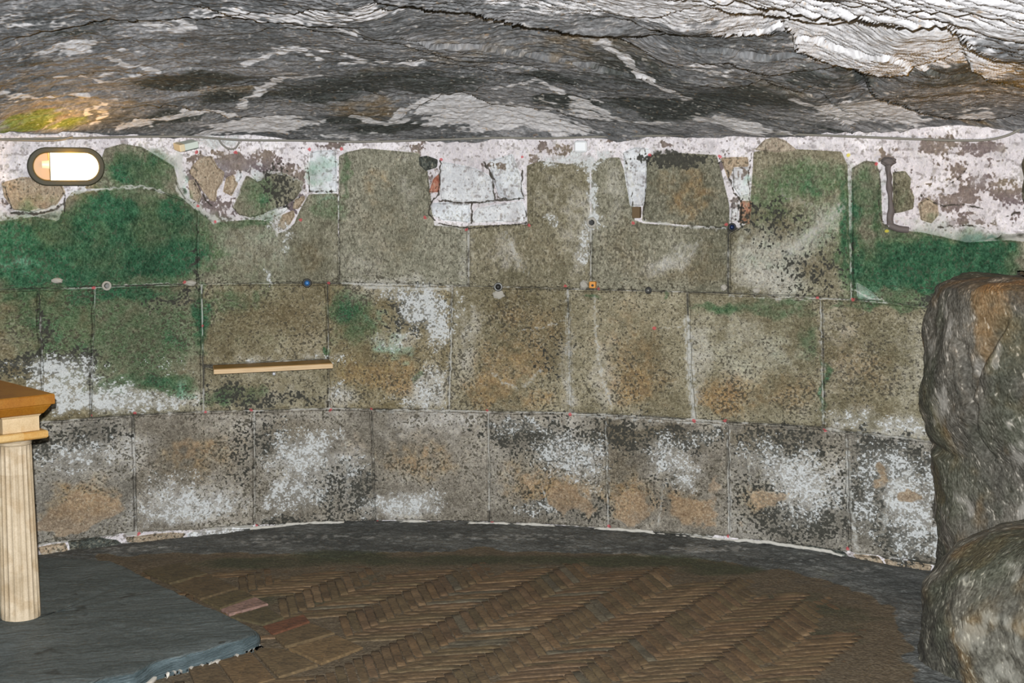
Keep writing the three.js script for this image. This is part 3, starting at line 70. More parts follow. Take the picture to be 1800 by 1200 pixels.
class Mask {                                                        // a coarse map of where a stain lies
  constructor(x0, y0, w, h, cell) { this.x0 = x0; this.y0 = y0; this.c = cell; this.w = Math.ceil(w / cell) + 2; this.h = Math.ceil(h / cell) + 2; this.d = new Float32Array(this.w * this.h); }
  blob([x, y, rx, ry, rot, s]) {
    const R = Math.max(rx, ry) * 1.35, ca = Math.cos(rot), sa = Math.sin(rot);
    for (let j = Math.max(0, Math.floor((y - R - this.y0) / this.c)); j < Math.min(this.h, (y + R - this.y0) / this.c + 1); j++)
      for (let i = Math.max(0, Math.floor((x - R - this.x0) / this.c)); i < Math.min(this.w, (x + R - this.x0) / this.c + 1); i++) {
        const dx = this.x0 + i * this.c - x, dy = this.y0 + j * this.c - y, u = (dx * ca + dy * sa) / rx, v = (-dx * sa + dy * ca) / ry;
        const f = s * (1 - ss(0.35, 1.3, Math.hypot(u, v))), k = j * this.w + i;
        if (f > 0) this.d[k] += f * (1 - this.d[k]);
      }
  }
  line(w, s, pts) {                                                 // pts flat x, y
    for (let q = 0; q + 3 < pts.length; q += 2) {
      const [ax, ay, bx, by] = pts.slice(q, q + 4), R = w * 1.6, L2 = (bx - ax) ** 2 + (by - ay) ** 2;
      for (let j = Math.max(0, Math.floor((Math.min(ay, by) - R - this.y0) / this.c)); j < Math.min(this.h, (Math.max(ay, by) + R - this.y0) / this.c + 1); j++)
        for (let i = Math.max(0, Math.floor((Math.min(ax, bx) - R - this.x0) / this.c)); i < Math.min(this.w, (Math.max(ax, bx) + R - this.x0) / this.c + 1); i++) {
          const x = this.x0 + i * this.c, y = this.y0 + j * this.c, t = clamp(((x - ax) * (bx - ax) + (y - ay) * (by - ay)) / L2);
          const f = s * (1 - ss(0.2, 1.1, Math.hypot(x - ax - t * (bx - ax), y - ay - t * (by - ay)) / w)), k = j * this.w + i;
          if (f > this.d[k]) this.d[k] = f;
        }
    }
  }
  poly(pts) {
    for (let j = 0; j < this.h; j++) for (let i = 0; i < this.w; i++) if (inside(this.x0 + i * this.c, this.y0 + j * this.c, pts)) this.d[j * this.w + i] = 1;
  }
  at(x, y) {
    const fx = clamp((x - this.x0) / this.c, 0, this.w - 1.001), fy = clamp((y - this.y0) / this.c, 0, this.h - 1.001), i = fx | 0, j = fy | 0, u = fx - i, v = fy - j, k = j * this.w + i, d = this.d;
    return (d[k] * (1 - u) + d[k + 1] * u) * (1 - v) + (d[k + this.w] * (1 - u) + d[k + this.w + 1] * u) * v;
  }
}
function inside(x, y, p) {
  let r = false;
  for (let i = 0, n = p.length / 2, j = n - 1; i < n; j = i++) {
    const xi = p[2 * i], yi = p[2 * i + 1], xj = p[2 * j], yj = p[2 * j + 1];
    if ((yi > y) !== (yj > y) && x < ((xj - xi) * (y - yi)) / (yj - yi) + xi) r = !r;
  }
  return r;
}
function texture(w, h, data, srgb, repeat) {
  const t = new THREE.DataTexture(data, w, h, data.length === w * h ? THREE.RedFormat : THREE.RGBAFormat);
  t.magFilter = THREE.LinearFilter; t.minFilter = THREE.LinearMipmapLinearFilter; t.generateMipmaps = true;
  if (srgb) t.colorSpace = THREE.SRGBColorSpace;
  if (repeat) t.wrapS = t.wrapT = THREE.RepeatWrapping;
  t.needsUpdate = true; return t;
}
function paint(w, h, fn, bump = true, repeat = false) {             // fn(i, j, colour) returns a height 0..1
  const c = new Uint8Array(w * h * 4), b = bump ? new Uint8Array(w * h * 4) : null, k = [0, 0, 0];
  for (let j = 0, o = 0; j < h; j++) for (let i = 0; i < w; i++, o += 4) {
    const z = fn(i, j, k);
    c[o] = clamp(k[0], 0, 255); c[o + 1] = clamp(k[1], 0, 255); c[o + 2] = clamp(k[2], 0, 255); c[o + 3] = 255;
    if (b) { b[o] = b[o + 1] = b[o + 2] = clamp(z) * 255; b[o + 3] = 255; }
  }
  return { map: texture(w, h, c, true, repeat), bumpMap: b ? texture(w, h, b, false, repeat) : null };
}

// ---------------------------------------------------------------- naming
const names = new Map();
function numbered(n) { const k = names.get(n) || 0; names.set(n, k + 1); return k ? n + '_' + String(k).padStart(3, '0') : n; }
function tag(o, label, category, group) { o.userData.label = label; o.userData.category = category; if (group) o.userData.group = group; return o; }
function structure(name) { const g = new THREE.Group(); g.name = name; g.userData.kind = 'structure'; scene.add(g); return g; }
function group(name) { const g = new THREE.Group(); g.name = numbered(name); scene.add(g); return g; }
function mesh(name, geo, m, parent) {
  const o = new THREE.Mesh(geo, m); o.name = parent === scene ? numbered(name) : name; o.castShadow = o.receiveShadow = true; parent.add(o); return o;
}
const std = (o) => new THREE.MeshStandardMaterial({ roughness: 0.9, metalness: 0, ...o });

// ---------------------------------------------------------------- the back wall
const W = (x) => WALL_PLAN[0] + x * (WALL_PLAN[1] + x * (WALL_PLAN[2] + x * WALL_PLAN[3]));   // plan curve of its face: z at x
const Wd = (x) => WALL_PLAN[1] + x * (2 * WALL_PLAN[2] + x * 3 * WALL_PLAN[3]);
const facing = (x) => Math.atan2(-Wd(x), 1);                        // turn about y that faces away from the wall
const M = {};
for (const k of Object.keys(STAINS)) { M[k] = new Mask(-2.5, -0.1, 5, 2.2, 0.006); for (const b of STAINS[k]) M[k].blob(b); }
M.vein = new Mask(-2.5, -0.1, 5, 2.2, 0.003); for (const v of VEINS) M.vein.line(v[0] * 0.6, v[1], v.slice(2));
M.crack = new Mask(-2.5, -0.1, 5, 2.2, 0.003); for (const v of CRACKS) M.crack.line(Math.max(0.0036, v[0] * 0.5), v[1], v.slice(2));
M.plaster = new Mask(-2.95, -0.1, 5.5, 2.2, 0.012); for (const p of PLASTER) M.plaster.poly(p);
function relief(x, y) {
  return 0.010 * (fbm(x * 8 + 3, y * 8, 3) - 0.5) + 0.006 * (vn(x * 42, y * 42) - 0.5) + 0.004 * M.vein.at(x, y) + 0.005 * M.white.at(x, y) * (vn(x * 70, y * 70) - 0.3) + 0.004 * (M.dark.at(x, y) + M.umber.at(x, y) * 0.5) * (vn(x * 85, y * 85) - 0.5) - 0.008 * M.crack.at(x, y);
}
const KIND = { sand: [[96, 90, 68], [134, 128, 108]], beige: [[136, 120, 98], [170, 154, 132]], white: [[186, 188, 189], [220, 222, 221]], brick: [[150, 92, 70], [182, 146, 128]], dark: [[50, 54, 48], [80, 84, 76]], mortar: [[52, 50, 42], [92, 88, 76]], plaster: [[190, 184, 185], [224, 219, 220]] };
const COURSE = [[[104, 98, 86], [146, 140, 128]], [[98, 91, 68], [138, 131, 108]], [[95, 91, 72], [132, 127, 107]]];   // bottom, middle and top course of sandstone
const TW = 2048, TH = 1480, TM = 2.7, TYM = TM * TH / TW, TY0 = -0.1;           // one wall texture: pixels, metres
function wallTexture(x0) {
  const id = new Int16Array(TW * TH), px = TM / TW;
  PIECES.forEach((p, n) => {
    const o = p.slice(3); let a = 1e9, b = -1e9, c = 1e9, d = -1e9;
    for (let i = 0; i < o.length; i += 2) { a = Math.min(a, o[i]); b = Math.max(b, o[i]); c = Math.min(c, o[i + 1]); d = Math.max(d, o[i + 1]); }
    for (let j = Math.max(0, Math.floor((c - TY0) / px) - 2); j < Math.min(TH, (d - TY0) / px + 2); j++)
      for (let i = Math.max(0, Math.floor((a - x0) / px) - 2); i < Math.min(TW, (b - x0) / px + 2); i++) {
        const x = x0 + i * px, y = TY0 + j * px, e = 0.0035;
        if (inside(x, y, o) || inside(x + e, y, o) || inside(x - e, y, o) || inside(x, y + e, o) || inside(x, y - e, o)) id[j * TW + i] = n + 1;
      }
  });
  const hue = PIECES.map((_, n) => [vn(n * 7.7, 1.5) - 0.5, vn(n * 5.3, 4.5) - 0.5]);
  return paint(TW, TH, (i, j, c) => {
    const x = x0 + i * px, y = TY0 + j * px, n = id[j * TW + i];
    const pl = M.plaster.at(x + 0.03 * (vn(x * 30, y * 30) - 0.5), y + 0.03 * (vn(x * 30 + 9, y * 30) - 0.5));
    const kind = n ? PIECES[n - 1][0] : pl > 0.5 ? 'plaster' : 'mortar';
    // domain warp so that no stain has a drawn outline
    const wx = x + 0.05 * (vn(x * 14, y * 14) - 0.5) + 0.03 * (vn(x * 45, y * 45) - 0.5), wy = y + 0.05 * (vn(x * 14 + 31, y * 14) - 0.5) + 0.03 * (vn(x * 45 + 7, y * 45) - 0.5);
    const top = y > 1.17, up = top ? 0.6 : 1;
    const f0 = fbm(x * 3.1, y * 3.1, 2), f1 = fbm(x * 8, y * 8, 3), f2 = fbm(x * 34 + 5, y * 34, 3), f3 = fbm(x * 130 + 3, y * 130 * (top ? 0.75 : 1), 2);
    const g1 = vn(x * 330, y * 330 * up), g2 = vn(x * 170 + 40, y * 170 * up), g3 = vn(x * 110 + 11, y * 110 * up), g4 = vn(x * 520 + 3, y * 520);
    const soft = kind === 'white' || kind === 'plaster', K = kind === 'sand' ? COURSE[PIECES[n - 1][2] > 1.14 ? 2 : PIECES[n - 1][2] > 0.53 ? 1 : 0] : KIND[kind];
    const t = clamp(0.5 + (f0 - 0.5) * 1.0 + (f1 - 0.5) * 1.3 + (f2 - 0.5) * 0.9);
    c[0] = lerp(K[0][0], K[1][0], t); c[1] = lerp(K[0][1], K[1][1], t); c[2] = lerp(K[0][2], K[1][2], t);
    if (n) { const q = hue[n - 1]; c[0] += q[0] * 14 + q[1] * 8; c[1] += q[0] * 13; c[2] += q[0] * 12 - q[1] * 9; }
    const och = M.ochre.at(wx, wy), gr = M.green.at(wx, wy), te = M.teal.at(wx, wy), wh = M.white.at(wx, wy), dk = M.dark.at(wx, wy), br = M.brown.at(wx, wy), hz = M.haze.at(wx, wy), um = M.umber.at(wx, wy), sp = ss(0.38, 0.62, M.spall.at(wx, wy) + (f2 - 0.5) * 0.5);
    const jx = x + 0.014 * (vn(x * 60, y * 60) - 0.5) + 0.006 * (g3 - 0.5), jy = y + 0.014 * (vn(x * 60 + 5, y * 60) - 0.5) + 0.006 * (g2 - 0.5), ve = M.vein.at(jx, jy), cr = M.crack.at(jx * 0.5 + x * 0.5, jy * 0.5 + y * 0.5);
    let z = 0.35 + 0.3 * (g2 - 0.5) + 0.3 * (g3 - 0.5);
    if (!soft) {
      if (um > 0) mixc(c, [92, 78, 52], ss(0.05, 1, um + (f2 - 0.5) * 0.6) * 0.62);
      if (och > 0) mixc(c, [142 + 22 * (g3 - 0.5), 114 + 18 * (g3 - 0.5), 76], ss(0.08, 1, och + (f2 - 0.5) * 0.7 + (f1 - 0.5) * 0.4) * 0.72);
    } else {
      const b = ss(0.42, 0.60, br * 0.9 + (f2 - 0.5) * 1.1 + (f3 - 0.5) * 0.7); mixc(c, [96 + 50 * (f1 - 0.5), 82 + 44 * (f1 - 0.5), 72], b * 0.88); z -= b * 0.25;
      mixc(c, [140, 130, 126], ss(0.2, 1, br + (f1 - 0.5) * 0.5) * 0.3);
      mixc(c, [104, 96, 92], ss(0.62, 0.76, fbm(x * 60 + 2, y * 60 + 8, 3)) * 0.5); mixc(c, [158, 154, 153], ss(0.55, 0.8, fbm(x * 16 + 2, y * 16 + 8, 3)) * 0.4);
    }
    if (hz > 0) mixc(c, [188, 186, 180], ss(0.05, 1, hz + (f1 - 0.5) * 0.7 + (f2 - 0.5) * 0.5 + (f3 - 0.5) * 0.4) * 0.72);
    if (sp > 0 && kind === 'sand') mixc(c, [146 + 50 * (f1 - 0.5), 124 + 44 * (f1 - 0.5), 98 + 36 * (f1 - 0.5)], sp * 0.65);
    // a thin green film, then the thick growth
    if (gr > 0.02) {
      const a = clamp(gr * 0.9 + (f2 - 0.5) * 0.5 * ss(0, 0.3, gr) + (f1 - 0.5) * 0.5 * ss(0, 0.3, gr)), l = clamp(0.34 + (f0 - 0.5) * 0.6 + (f1 - 0.5) * 0.7 + (f2 - 0.5) * 0.9 + (f3 - 0.5) * 0.9), deep = ss(0.6, 1.0, gr + (f1 - 0.5) * 0.9 + 0);
      mixc(c, [lerp(lerp(48, 84, l), lerp(10, 48, l), deep), lerp(lerp(72, 106, l), lerp(56, 104, l), deep), lerp(lerp(46, 70, l), lerp(32, 68, l), deep)], ss(0.02, 0.75, a) * (soft ? 0.55 : 0.88));
    }
    if (te > 0.02) mixc(c, [128, 168, 148], ss(0.15, 0.9, te + (f2 - 0.5) * 0.8) * 0.55);
    // grain: pits and light crystals
    const gr1 = soft ? 0.5 : kind === 'mortar' ? 0.6 : 1;
    const grain = ((g1 - 0.5) * 34 + (g2 - 0.5) * 34 + (g3 - 0.5) * 20 + (g4 - 0.5) * 26) * gr1; c[0] += grain; c[1] += grain; c[2] += grain * 0.92;
    const pit = ss(0.62, 0.76, f3 * 0.75 + g2 * 0.3 + (f1 - 0.5) * 0.35 + um * 0.05) * gr1; mixc(c, [48, 44, 33], pit * (top ? 0.5 : 0.72) * (1 - 0.7 * sp));
    const lit = ss(0.64, 0.80, fbm(x * 140 + 50, y * 140 * up, 2) + (f1 - 0.5) * 0.3) * gr1 * (1 - 0.8 * clamp(gr)); mixc(c, [178, 172, 152], lit * 0.42); z += 0.2 * (lit - pit);
    if (dk > 0.02) {
      const a = ss(0.32, 0.56, dk * 0.85 + (f3 - 0.5) * 1.5 + (f2 - 0.5) * 0.8) * (1 - 0.85 * sp); mixc(c, [42 + 26 * (g1 - 0.5), 42 + 26 * (g1 - 0.5), 36 + 22 * (g1 - 0.5)], a * 0.88); z -= a * 0.1;
      mixc(c, [80, 78, 68], ss(0, 1, dk) * 0.3 * (1 - sp));
    }
    if (wh > 0.02 && kind !== 'mortar' && sp < 0.9) {
      mixc(c, [154, 154, 149], ss(0.05, 1, wh + (f2 - 0.5) * 0.5) * 0.6);
      const a = ss(0.40, 0.64, wh * 0.74 + (fbm(x * 150 + 9, y * 150, 2) - 0.5) * 1.3 + (f2 - 0.5) * 0.8 + (g1 - 0.5) * 0.2) * (1 - 0.8 * sp); mixc(c, [192 + 30 * (g1 - 0.5), 195 + 30 * (g1 - 0.5), 193 + 30 * (g1 - 0.5)], a * 0.85); z += a * 0.3;
    }
    if (ve > 0.02) { const a = ss(0.12, 0.95, ve + (f3 - 0.5) * 1.0 + (f2 - 0.5) * 0.4); mixc(c, [184, 184, 177], a * 0.8); z += a * 0.25; }
    if (kind === 'mortar') mixc(c, [176, 174, 166], ss(0.46, 0.62, f1 + (f2 - 0.5) * 0.5) * 0.75);
    if (cr > 0.02) { const a = ss(0.3, 0.7, cr + (f3 - 0.5) * 0.8); mixc(c, [46, 42, 34], a * 0.85); z -= a * 0.3; }
    return z;
  });
}
const WALL_X0 = [-2.4, -0.3];
function marks(tex, x0) {                                           // small painted survey dots at the joints
  const d = tex.map.image.data, px = TM / TW;
  const dot = (x, y, col, r, seed) => {
    for (let j = Math.floor((y - TY0 - r) / px); j <= (y - TY0 + r) / px; j++) for (let i = Math.floor((x - r - x0) / px); i <= (x + r - x0) / px; i++) {
      if (i < 0 || j < 0 || i >= TW || j >= TH) continue;
      const dx = x0 + i * px - x, dy = TY0 + j * px - y; if (Math.hypot(dx, dy) > r * (0.55 + 0.6 * vn(seed * 3.7 + dx * 180, dy * 180))) continue;
      const o = (j * TW + i) * 4, k = 0.7; for (let q = 0; q < 3; q++) d[o + q] = lerp(d[o + q], col[q], k);
    }
  };
  MARKS.forEach(([x, y], n) => dot(x, y, [186, 70, 74], 0.0066 + 0.003 * vn(n * 3.3, 2), n)); YMARKS.forEach(([x, y], n) => dot(x, y, [206, 190, 60], 0.008, n + 60));
}
const wallMats = WALL_X0.map((x0) => { const t = wallTexture(x0); marks(t, x0); return std({ ...t, bumpScale: 0.004, roughness: 0.93 }); });
const wallUV = (g, half) => {
  const p = g.attributes.position, uv = new Float32Array(p.count * 2);
  for (let i = 0; i < p.count; i++) { uv[2 * i] = (p.getX(i) - WALL_X0[half]) / TM; uv[2 * i + 1] = (p.getY(i) - TY0) / TYM; }
  g.setAttribute('uv', new THREE.BufferAttribute(uv, 2));
};
function geometry(pos, idx) { const g = new THREE.BufferGeometry(); g.setAttribute('position', new THREE.Float32BufferAttribute(pos, 3)); g.setIndex(idx); g.computeVertexNormals(); return g; }
function grid(nx, ny, fn) {                                         // fn(u, v) -> [x, y, z]
  const pos = new Float32Array((nx + 1) * (ny + 1) * 3), idx = [];
  for (let j = 0, k = 0; j <= ny; j++) for (let i = 0; i <= nx; i++, k += 3) { const p = fn(i / nx, j / ny); pos[k] = p[0]; pos[k + 1] = p[1]; pos[k + 2] = p[2]; }
  for (let j = 0; j < ny; j++) for (let i = 0; i < nx; i++) { const a = j * (nx + 1) + i, b = a + 1, c = a + nx + 1, d = c + 1; idx.push(a, b, d, a, d, c); }
  return geometry(pos, idx);
}
const wallBack = structure('wall_back');
function coreZ(x, y) {
  const pl = M.plaster.at(x, y);
  return W(x) + lerp(-0.014, -0.002, pl) + (0.006 + 0.012 * pl) * (fbm(x * 13 + 8, y * 13, 4) - 0.5) + 0.02 * ss(1.6, 2.05, x) * pl * fbm(x * 9, y * 9, 3);
}
for (const half of [0, 1]) {
  const a = half ? 0 : -2.9, b = half ? 2.35 : 0;
  const g = grid(half ? 330 : 400, 260, (u, v) => { const x = lerp(a, b, u), y = lerp(-0.03, 2.05, v); return [x, y, coreZ(x, y)]; });
  wallUV(g, half); mesh('mortar', g, wallMats[half], wallBack);
}
function stoneGeometry(p, n) {
  const cx = p[1], cy = p[2], o = p.slice(3), step = 0.010, pts = [];
  for (let i = 0, m = o.length / 2; i < m; i++) {                   // resample the outline, with small chips
    const ax = o[2 * i], ay = o[2 * i + 1], bx = o[2 * ((i + 1) % m)], by = o[2 * ((i + 1) % m) + 1], L = Math.hypot(bx - ax, by - ay), k = Math.max(1, Math.round(L / step));
    for (let q = 0; q < k; q++) {
      const t = q / k, x = lerp(ax, bx, t), y = lerp(ay, by, t), w = 0.006 * (vn(x * 40 + n, y * 40) - 0.62) * Math.min(1, L * 8), nx = (by - ay) / L, ny = -(bx - ax) / L;
      pts.push([x - nx * w, y - ny * w]);
    }
  }
  let area = 0; for (let i = 0; i < pts.length; i++) { const [x, y] = pts[i], [u, v] = pts[(i + 1) % pts.length]; area += x * v - u * y; }
  if (area < 0) pts.reverse();
  const N = pts.length, size = Math.sqrt(Math.abs(area) / 2), big = p[0] === 'sand' && size > 0.25, pr = big ? 0.004 * vn(n * 3.1, 0.5) : 0.006 + 0.008 * vn(n * 3.1, 7.5), bev = big ? 0.006 : 0.005;
  const tx = (vn(n * 1.7, 3) - 0.5) * 0.012, ty = (vn(n * 2.9, 8) - 0.5) * 0.012;
  const rings = [[0, -0.05], [0, -bev], [bev * 0.35, -bev * 0.3], [bev, 0]], dist = size * 0.5, steps = Math.max(3, Math.round(dist / 0.011));
  const pos = [], idx = [];
  const put = (x, y, dz) => pos.push(x, y, W(x) + pr + dz + (x - cx) * tx + (y - cy) * ty + relief(x, y));
  for (const [ins, dz] of rings) for (const [x, y] of pts) { const d = Math.hypot(x - cx, y - cy), f = 1 - ins / d; put(cx + (x - cx) * f, cy + (y - cy) * f, dz); }
  for (let k = 1; k < steps; k++) for (const [x, y] of pts) { const d = Math.hypot(x - cx, y - cy), f = (1 - bev / d) * (1 - k / steps); put(cx + (x - cx) * f, cy + (y - cy) * f, 0); }
  put(cx, cy, 0);
  const R = rings.length + steps - 1;
  for (let r = 0; r < R - 1; r++) for (let i = 0; i < N; i++) { const a = r * N + i, b = r * N + (i + 1) % N, c = a + N, d = b + N; idx.push(a, b, d, a, d, c); }
  for (let i = 0; i < N; i++) idx.push((R - 1) * N + i, (R - 1) * N + (i + 1) % N, R * N);
  return geometry(pos, idx);
}
PIECES.forEach((p, n) => {
  const g = stoneGeometry(p, n + 1), half = p[1] < 0 ? 0 : 1; wallUV(g, half);
  let a = 0; const o = p.slice(3); for (let i = 0, m = o.length / 2; i < m; i++) { const k = (i + 1) % m; a += o[2 * i] * o[2 * k + 1] - o[2 * k] * o[2 * i + 1]; }
  mesh(p[0] === 'brick' ? 'brick' : Math.abs(a) / 2 > 0.05 ? 'stone_block' : 'rubble_stone', g, wallMats[half], wallBack);
});
console.log('wall done');

// ---------------------------------------------------------------- the ceiling of bedded rock
const CS1 = [0.40, 0.55, 0.30], CS2 = [0.27, 0.13, 0.05], CT = 0.35;
const cmix = (v, x) => v[0] + (v[1] - v[0]) * ss(-2, 0, x) + (v[2] - v[1]) * ss(0, 1.7, x);
function ceilingBase(x, z) {
  const t = z - W(x), s1 = cmix(CS1, x), s2 = cmix(CS2, x);
  return 1.795 + (t < 0 ? s1 * t : s2 * t + (s1 - s2) * CT * (1 - Math.exp(-t / CT)));
}
const ledges = LEDGES.map((l) => { const d = l[0], p = []; for (let i = 1; i < l.length; i += 2) p.push([l[i], l[i + 1]]); p.sort((a, b) => a[0] - b[0]); return { d, p, a: p[0][0], b: p[p.length - 1][0] }; });
function bedding(x, z) {
  let y = 0;
  const jit = 0.05 * (fbm(x * 5, z * 5 + 40, 3) - 0.5) + 0.024 * (vn(x * 26, z * 9) - 0.5) + 0.010 * (vn(x * 70, z * 20) - 0.5);
  for (const l of ledges) {
    if (x < l.a - 0.08 || x > l.b + 0.08) continue;
    let k = 0; while (k < l.p.length - 2 && x > l.p[k + 1][0]) k++;
    const [ax, az] = l.p[k], [bx, bz] = l.p[k + 1], t = clamp((x - ax) / Math.max(1e-4, bx - ax), -0.3, 1.3), dz = z - lerp(az, bz, t) + jit;
    const end = ss(-0.08, 0.22, x - l.a) * ss(-0.08, 0.22, l.b - x), drop = l.d * end;
    if (dz > -0.6) y += dz < 0 ? drop * 0.85 * Math.exp(dz / (l.d * 1.2 + 0.1)) : -drop * 0.15 * Math.exp(-dz / 0.06) * ss(0, 0.006, dz) + drop * 0.85 * (1 - ss(0, 0.006, dz));
  }
  // thin beds: a saw profile along the fall of the rock
  const near = ss(-5.6, -3.6, z) * (0.35 + 0.65 * ss(-1.2, 1.4, x)) , amp = 0.009 + 0.011 * near;
  const q = (z + 0.14 * x + 0.16 * (fbm(x * 1.7 + 4, z * 2.5, 4) - 0.5) + 0.05 * (fbm(x * 7, z * 10, 3) - 0.5)) / (0.05 + 0.03 * near), s = q - Math.floor(q), on = ss(0.22, 0.6, fbm(x * 1.9 + 30, z * 5, 3));
  y += amp * on * (s < 0.9 ? s / 0.9 : 1 - (s - 0.9) / 0.1);
  y += 0.05 * (fbm(x * 1.6 + 12, z * 3 + 3, 3) - 0.5) + 0.022 * (fbm(x * 6, z * 13, 3) - 0.5) + 0.008 * (fbm(x * 30, z * 55, 2) - 0.5);
  return y;
}
const CX0 = -2.6, CZ0 = -6.75, CM = 5.2, CZM = 4.6;
const CM_ = {};
for (const k of Object.keys(ROCK_STAINS)) { CM_[k] = new Mask(-2.7, -6.9, 5.4, 5.2, 0.01); for (const b of ROCK_STAINS[k]) CM_[k].blob(b); }
CM_.vein = new Mask(-2.7, -6.9, 5.4, 5.2, 0.006); for (const v of ROCK_VEINS) CM_.vein.line(v[0], v[1], v.slice(2));
const rockTex = paint(2048, 2048, (i, j, c) => {
  const x = CX0 + (i / 2048) * CM, z = CZ0 + (j / 2048) * CZM;
    const wx = x + 0.09 * (fbm(x * 8, z * 16, 2) - 0.5), wz = z + 0.07 * (fbm(x * 8 + 20, z * 16, 2) - 0.5);
  const f1 = fbm(x * 3, z * 9, 3), f2 = fbm(x * 18, z * 48, 3), g1 = vn(x * 110, z * 190), g2 = vn(x * 60, z * 120 + 9), g3 = vn(x * 220, z * 300);
  const wh = CM_.white.at(wx, wz), dk = CM_.dark.at(wx, wz), oc = CM_.ochre.at(wx, wz);
  const t = clamp(0.5 + (f1 - 0.5) * 1.4 + (f2 - 0.5) * 0.9);
  c[0] = lerp(84, 138, t); c[1] = lerp(86, 137, t); c[2] = lerp(86, 137, t);
  mixc(c, [104, 84, 54], ss(0.2, 0.85, oc + (f2 - 0.5) * 0.9) * 0.75); mixc(c, [96, 118, 30], ss(0.25, 0.8, CM_.green.at(wx, wz) + (f2 - 0.5) * 0.8) * 0.7);
  mixc(c, [46, 50, 46], ss(0.26, 0.62, dk + (f2 - 0.5) * 0.7 + (g2 - 0.5) * 0.25) * 0.86);
  const gg = (g1 - 0.5) * 34 + (g2 - 0.5) * 34 + (g3 - 0.5) * 26; c[0] += gg; c[1] += gg; c[2] += gg;
  const wv = Math.max(wh, CM_.vein.at(wx * 0.6 + x * 0.4, wz * 0.6 + z * 0.4)), a = ss(0.36, 0.6, wv + (f2 - 0.5) * 0.9 + (g2 - 0.5) * 0.35); mixc(c, [200 + gg * 0.7, 198 + gg * 0.7, 197 + gg * 0.7], a * 0.92);
  const fleck = ss(0.74, 0.86, vn(x * 75 + 5, z * 130) * 0.7 + f2 * 0.35); mixc(c, [196, 190, 182], fleck * 0.6);
  const lich = ss(0.76, 0.9, fbm(x * 60 + 60, z * 100, 2)); mixc(c, [150, 112, 70], lich * 0.4);
  return 0.5 + 0.5 * (g2 - 0.5) + 0.4 * (f2 - 0.5) + 0.25 * (g1 - 0.5);
});
const ceilingMat = std({ ...rockTex, bumpScale: 0.006, roughness: 0.88 });
const ceiling = structure('ceiling');
{
  const g = grid(620, 800, (u, v) => { const x = lerp(-3.0, 2.5, u), z = lerp(-0.22, 3.9, v) + W(x); return [x, ceilingBase(x, z) + bedding(x, z), z]; });
  const p = g.attributes.position, uv = new Float32Array(p.count * 2);
  for (let i = 0; i < p.count; i++) { uv[2 * i] = (p.getX(i) - CX0) / CM; uv[2 * i + 1] = (p.getZ(i) - CZ0) / CZM; }
  g.setAttribute('uv', new THREE.BufferAttribute(uv, 2));
  mesh('bedded_rock', g, ceilingMat, ceiling);
  const g2 = grid(60, 70, (u, v) => { const x = lerp(-3.0, 2.5, u), z0 = W(x) + 3.88, z = lerp(z0, 1.8, v); return [x, ceilingBase(x, z0) + (ceilingBase(x, z) - ceilingBase(x, z0)) * 0.6 + 0.12 * (fbm(x * 1.6, z * 2, 3) - 0.5) * v, z]; });
  const q = g2.attributes.position, vv = new Float32Array(q.count * 2);
  for (let i = 0; i < q.count; i++) { vv[2 * i] = (q.getX(i) - CX0) / CM; vv[2 * i + 1] = 1 - ((q.getZ(i) + 2.15) / CZM) * 0.9; }
  g2.setAttribute('uv', new THREE.BufferAttribute(vv, 2));
  mesh('rock_overhead', g2, ceilingMat, ceiling);
}
console.log('ceiling done');

// ---------------------------------------------------------------- bare rock: side walls, outcrop, boulder
const bareTex = paint(1024, 1024, (i, j, c) => {
  const x = i / 1024 * 2, y = j / 1024 * 2, P = (s) => [x * s, y * s];
  const sx = x * 0.8 + y * 0.6, sy = -x * 0.6 + y * 0.8;            // slanted foliation
  const f1 = fbm(x * 4, y * 4, 4), f2 = fbm(sx * 40, sy * 18, 3), g1 = vn(x * 180, y * 180), g2 = vn(sx * 150, sy * 75), g3 = vn(x * 300, y * 300);
  const t = clamp(0.5 + (f1 - 0.5) * 1.6 + (f2 - 0.5) * 0.8);
  c[0] = lerp(56, 98, t); c[1] = lerp(54, 93, t); c[2] = lerp(46, 83, t);
  mixc(c, [118, 88, 48], ss(0.52, 0.72, fbm(x * 5 + 40, y * 5, 4)) * 0.6);
  mixc(c, [60, 64, 48], ss(0.5, 0.7, fbm(x * 3.3 + 9, y * 3.3, 3)) * 0.55);
  const gg = (g1 - 0.5) * 30 + (g2 - 0.5) * 34 + (g3 - 0.5) * 22; c[0] += gg; c[1] += gg; c[2] += gg;
  mixc(c, [150, 146, 138], ss(0.6, 0.74, fbm(x * 9 + 70, y * 9, 4) * 0.8 + f2 * 0.25) * 0.6);
  mixc(c, [188, 180, 166], ss(0.74, 0.84, g2 * 0.6 + f2 * 0.45) * 0.6);
  return 0.5 + 0.6 * (f2 - 0.5) + 0.3 * (g2 - 0.5);
}, true, true);
const bareMat = std({ ...bareTex, bumpScale: 0.008, roughness: 0.85 });
function rockWall(name, n, m, fn, span) {
  const s = structure(name), g = grid(n, m, fn), p = g.attributes.position, uv = new Float32Array(p.count * 2);
  for (let i = 0; i < p.count; i++) { uv[2 * i] = p.getX(i) * span[0] + p.getZ(i) * span[1]; uv[2 * i + 1] = p.getY(i) * 0.5; }
  g.setAttribute('uv', new THREE.BufferAttribute(uv, 2)); mesh('rock_face', g, bareMat, s);
}
const rough = (a, b, c) => 0.09 * n3(a * 1.6, b * 1.6, c * 1.6) + 0.04 * n3(a * 5, b * 5, c * 5) + 0.015 * n3(a * 14, b * 14, c * 14);
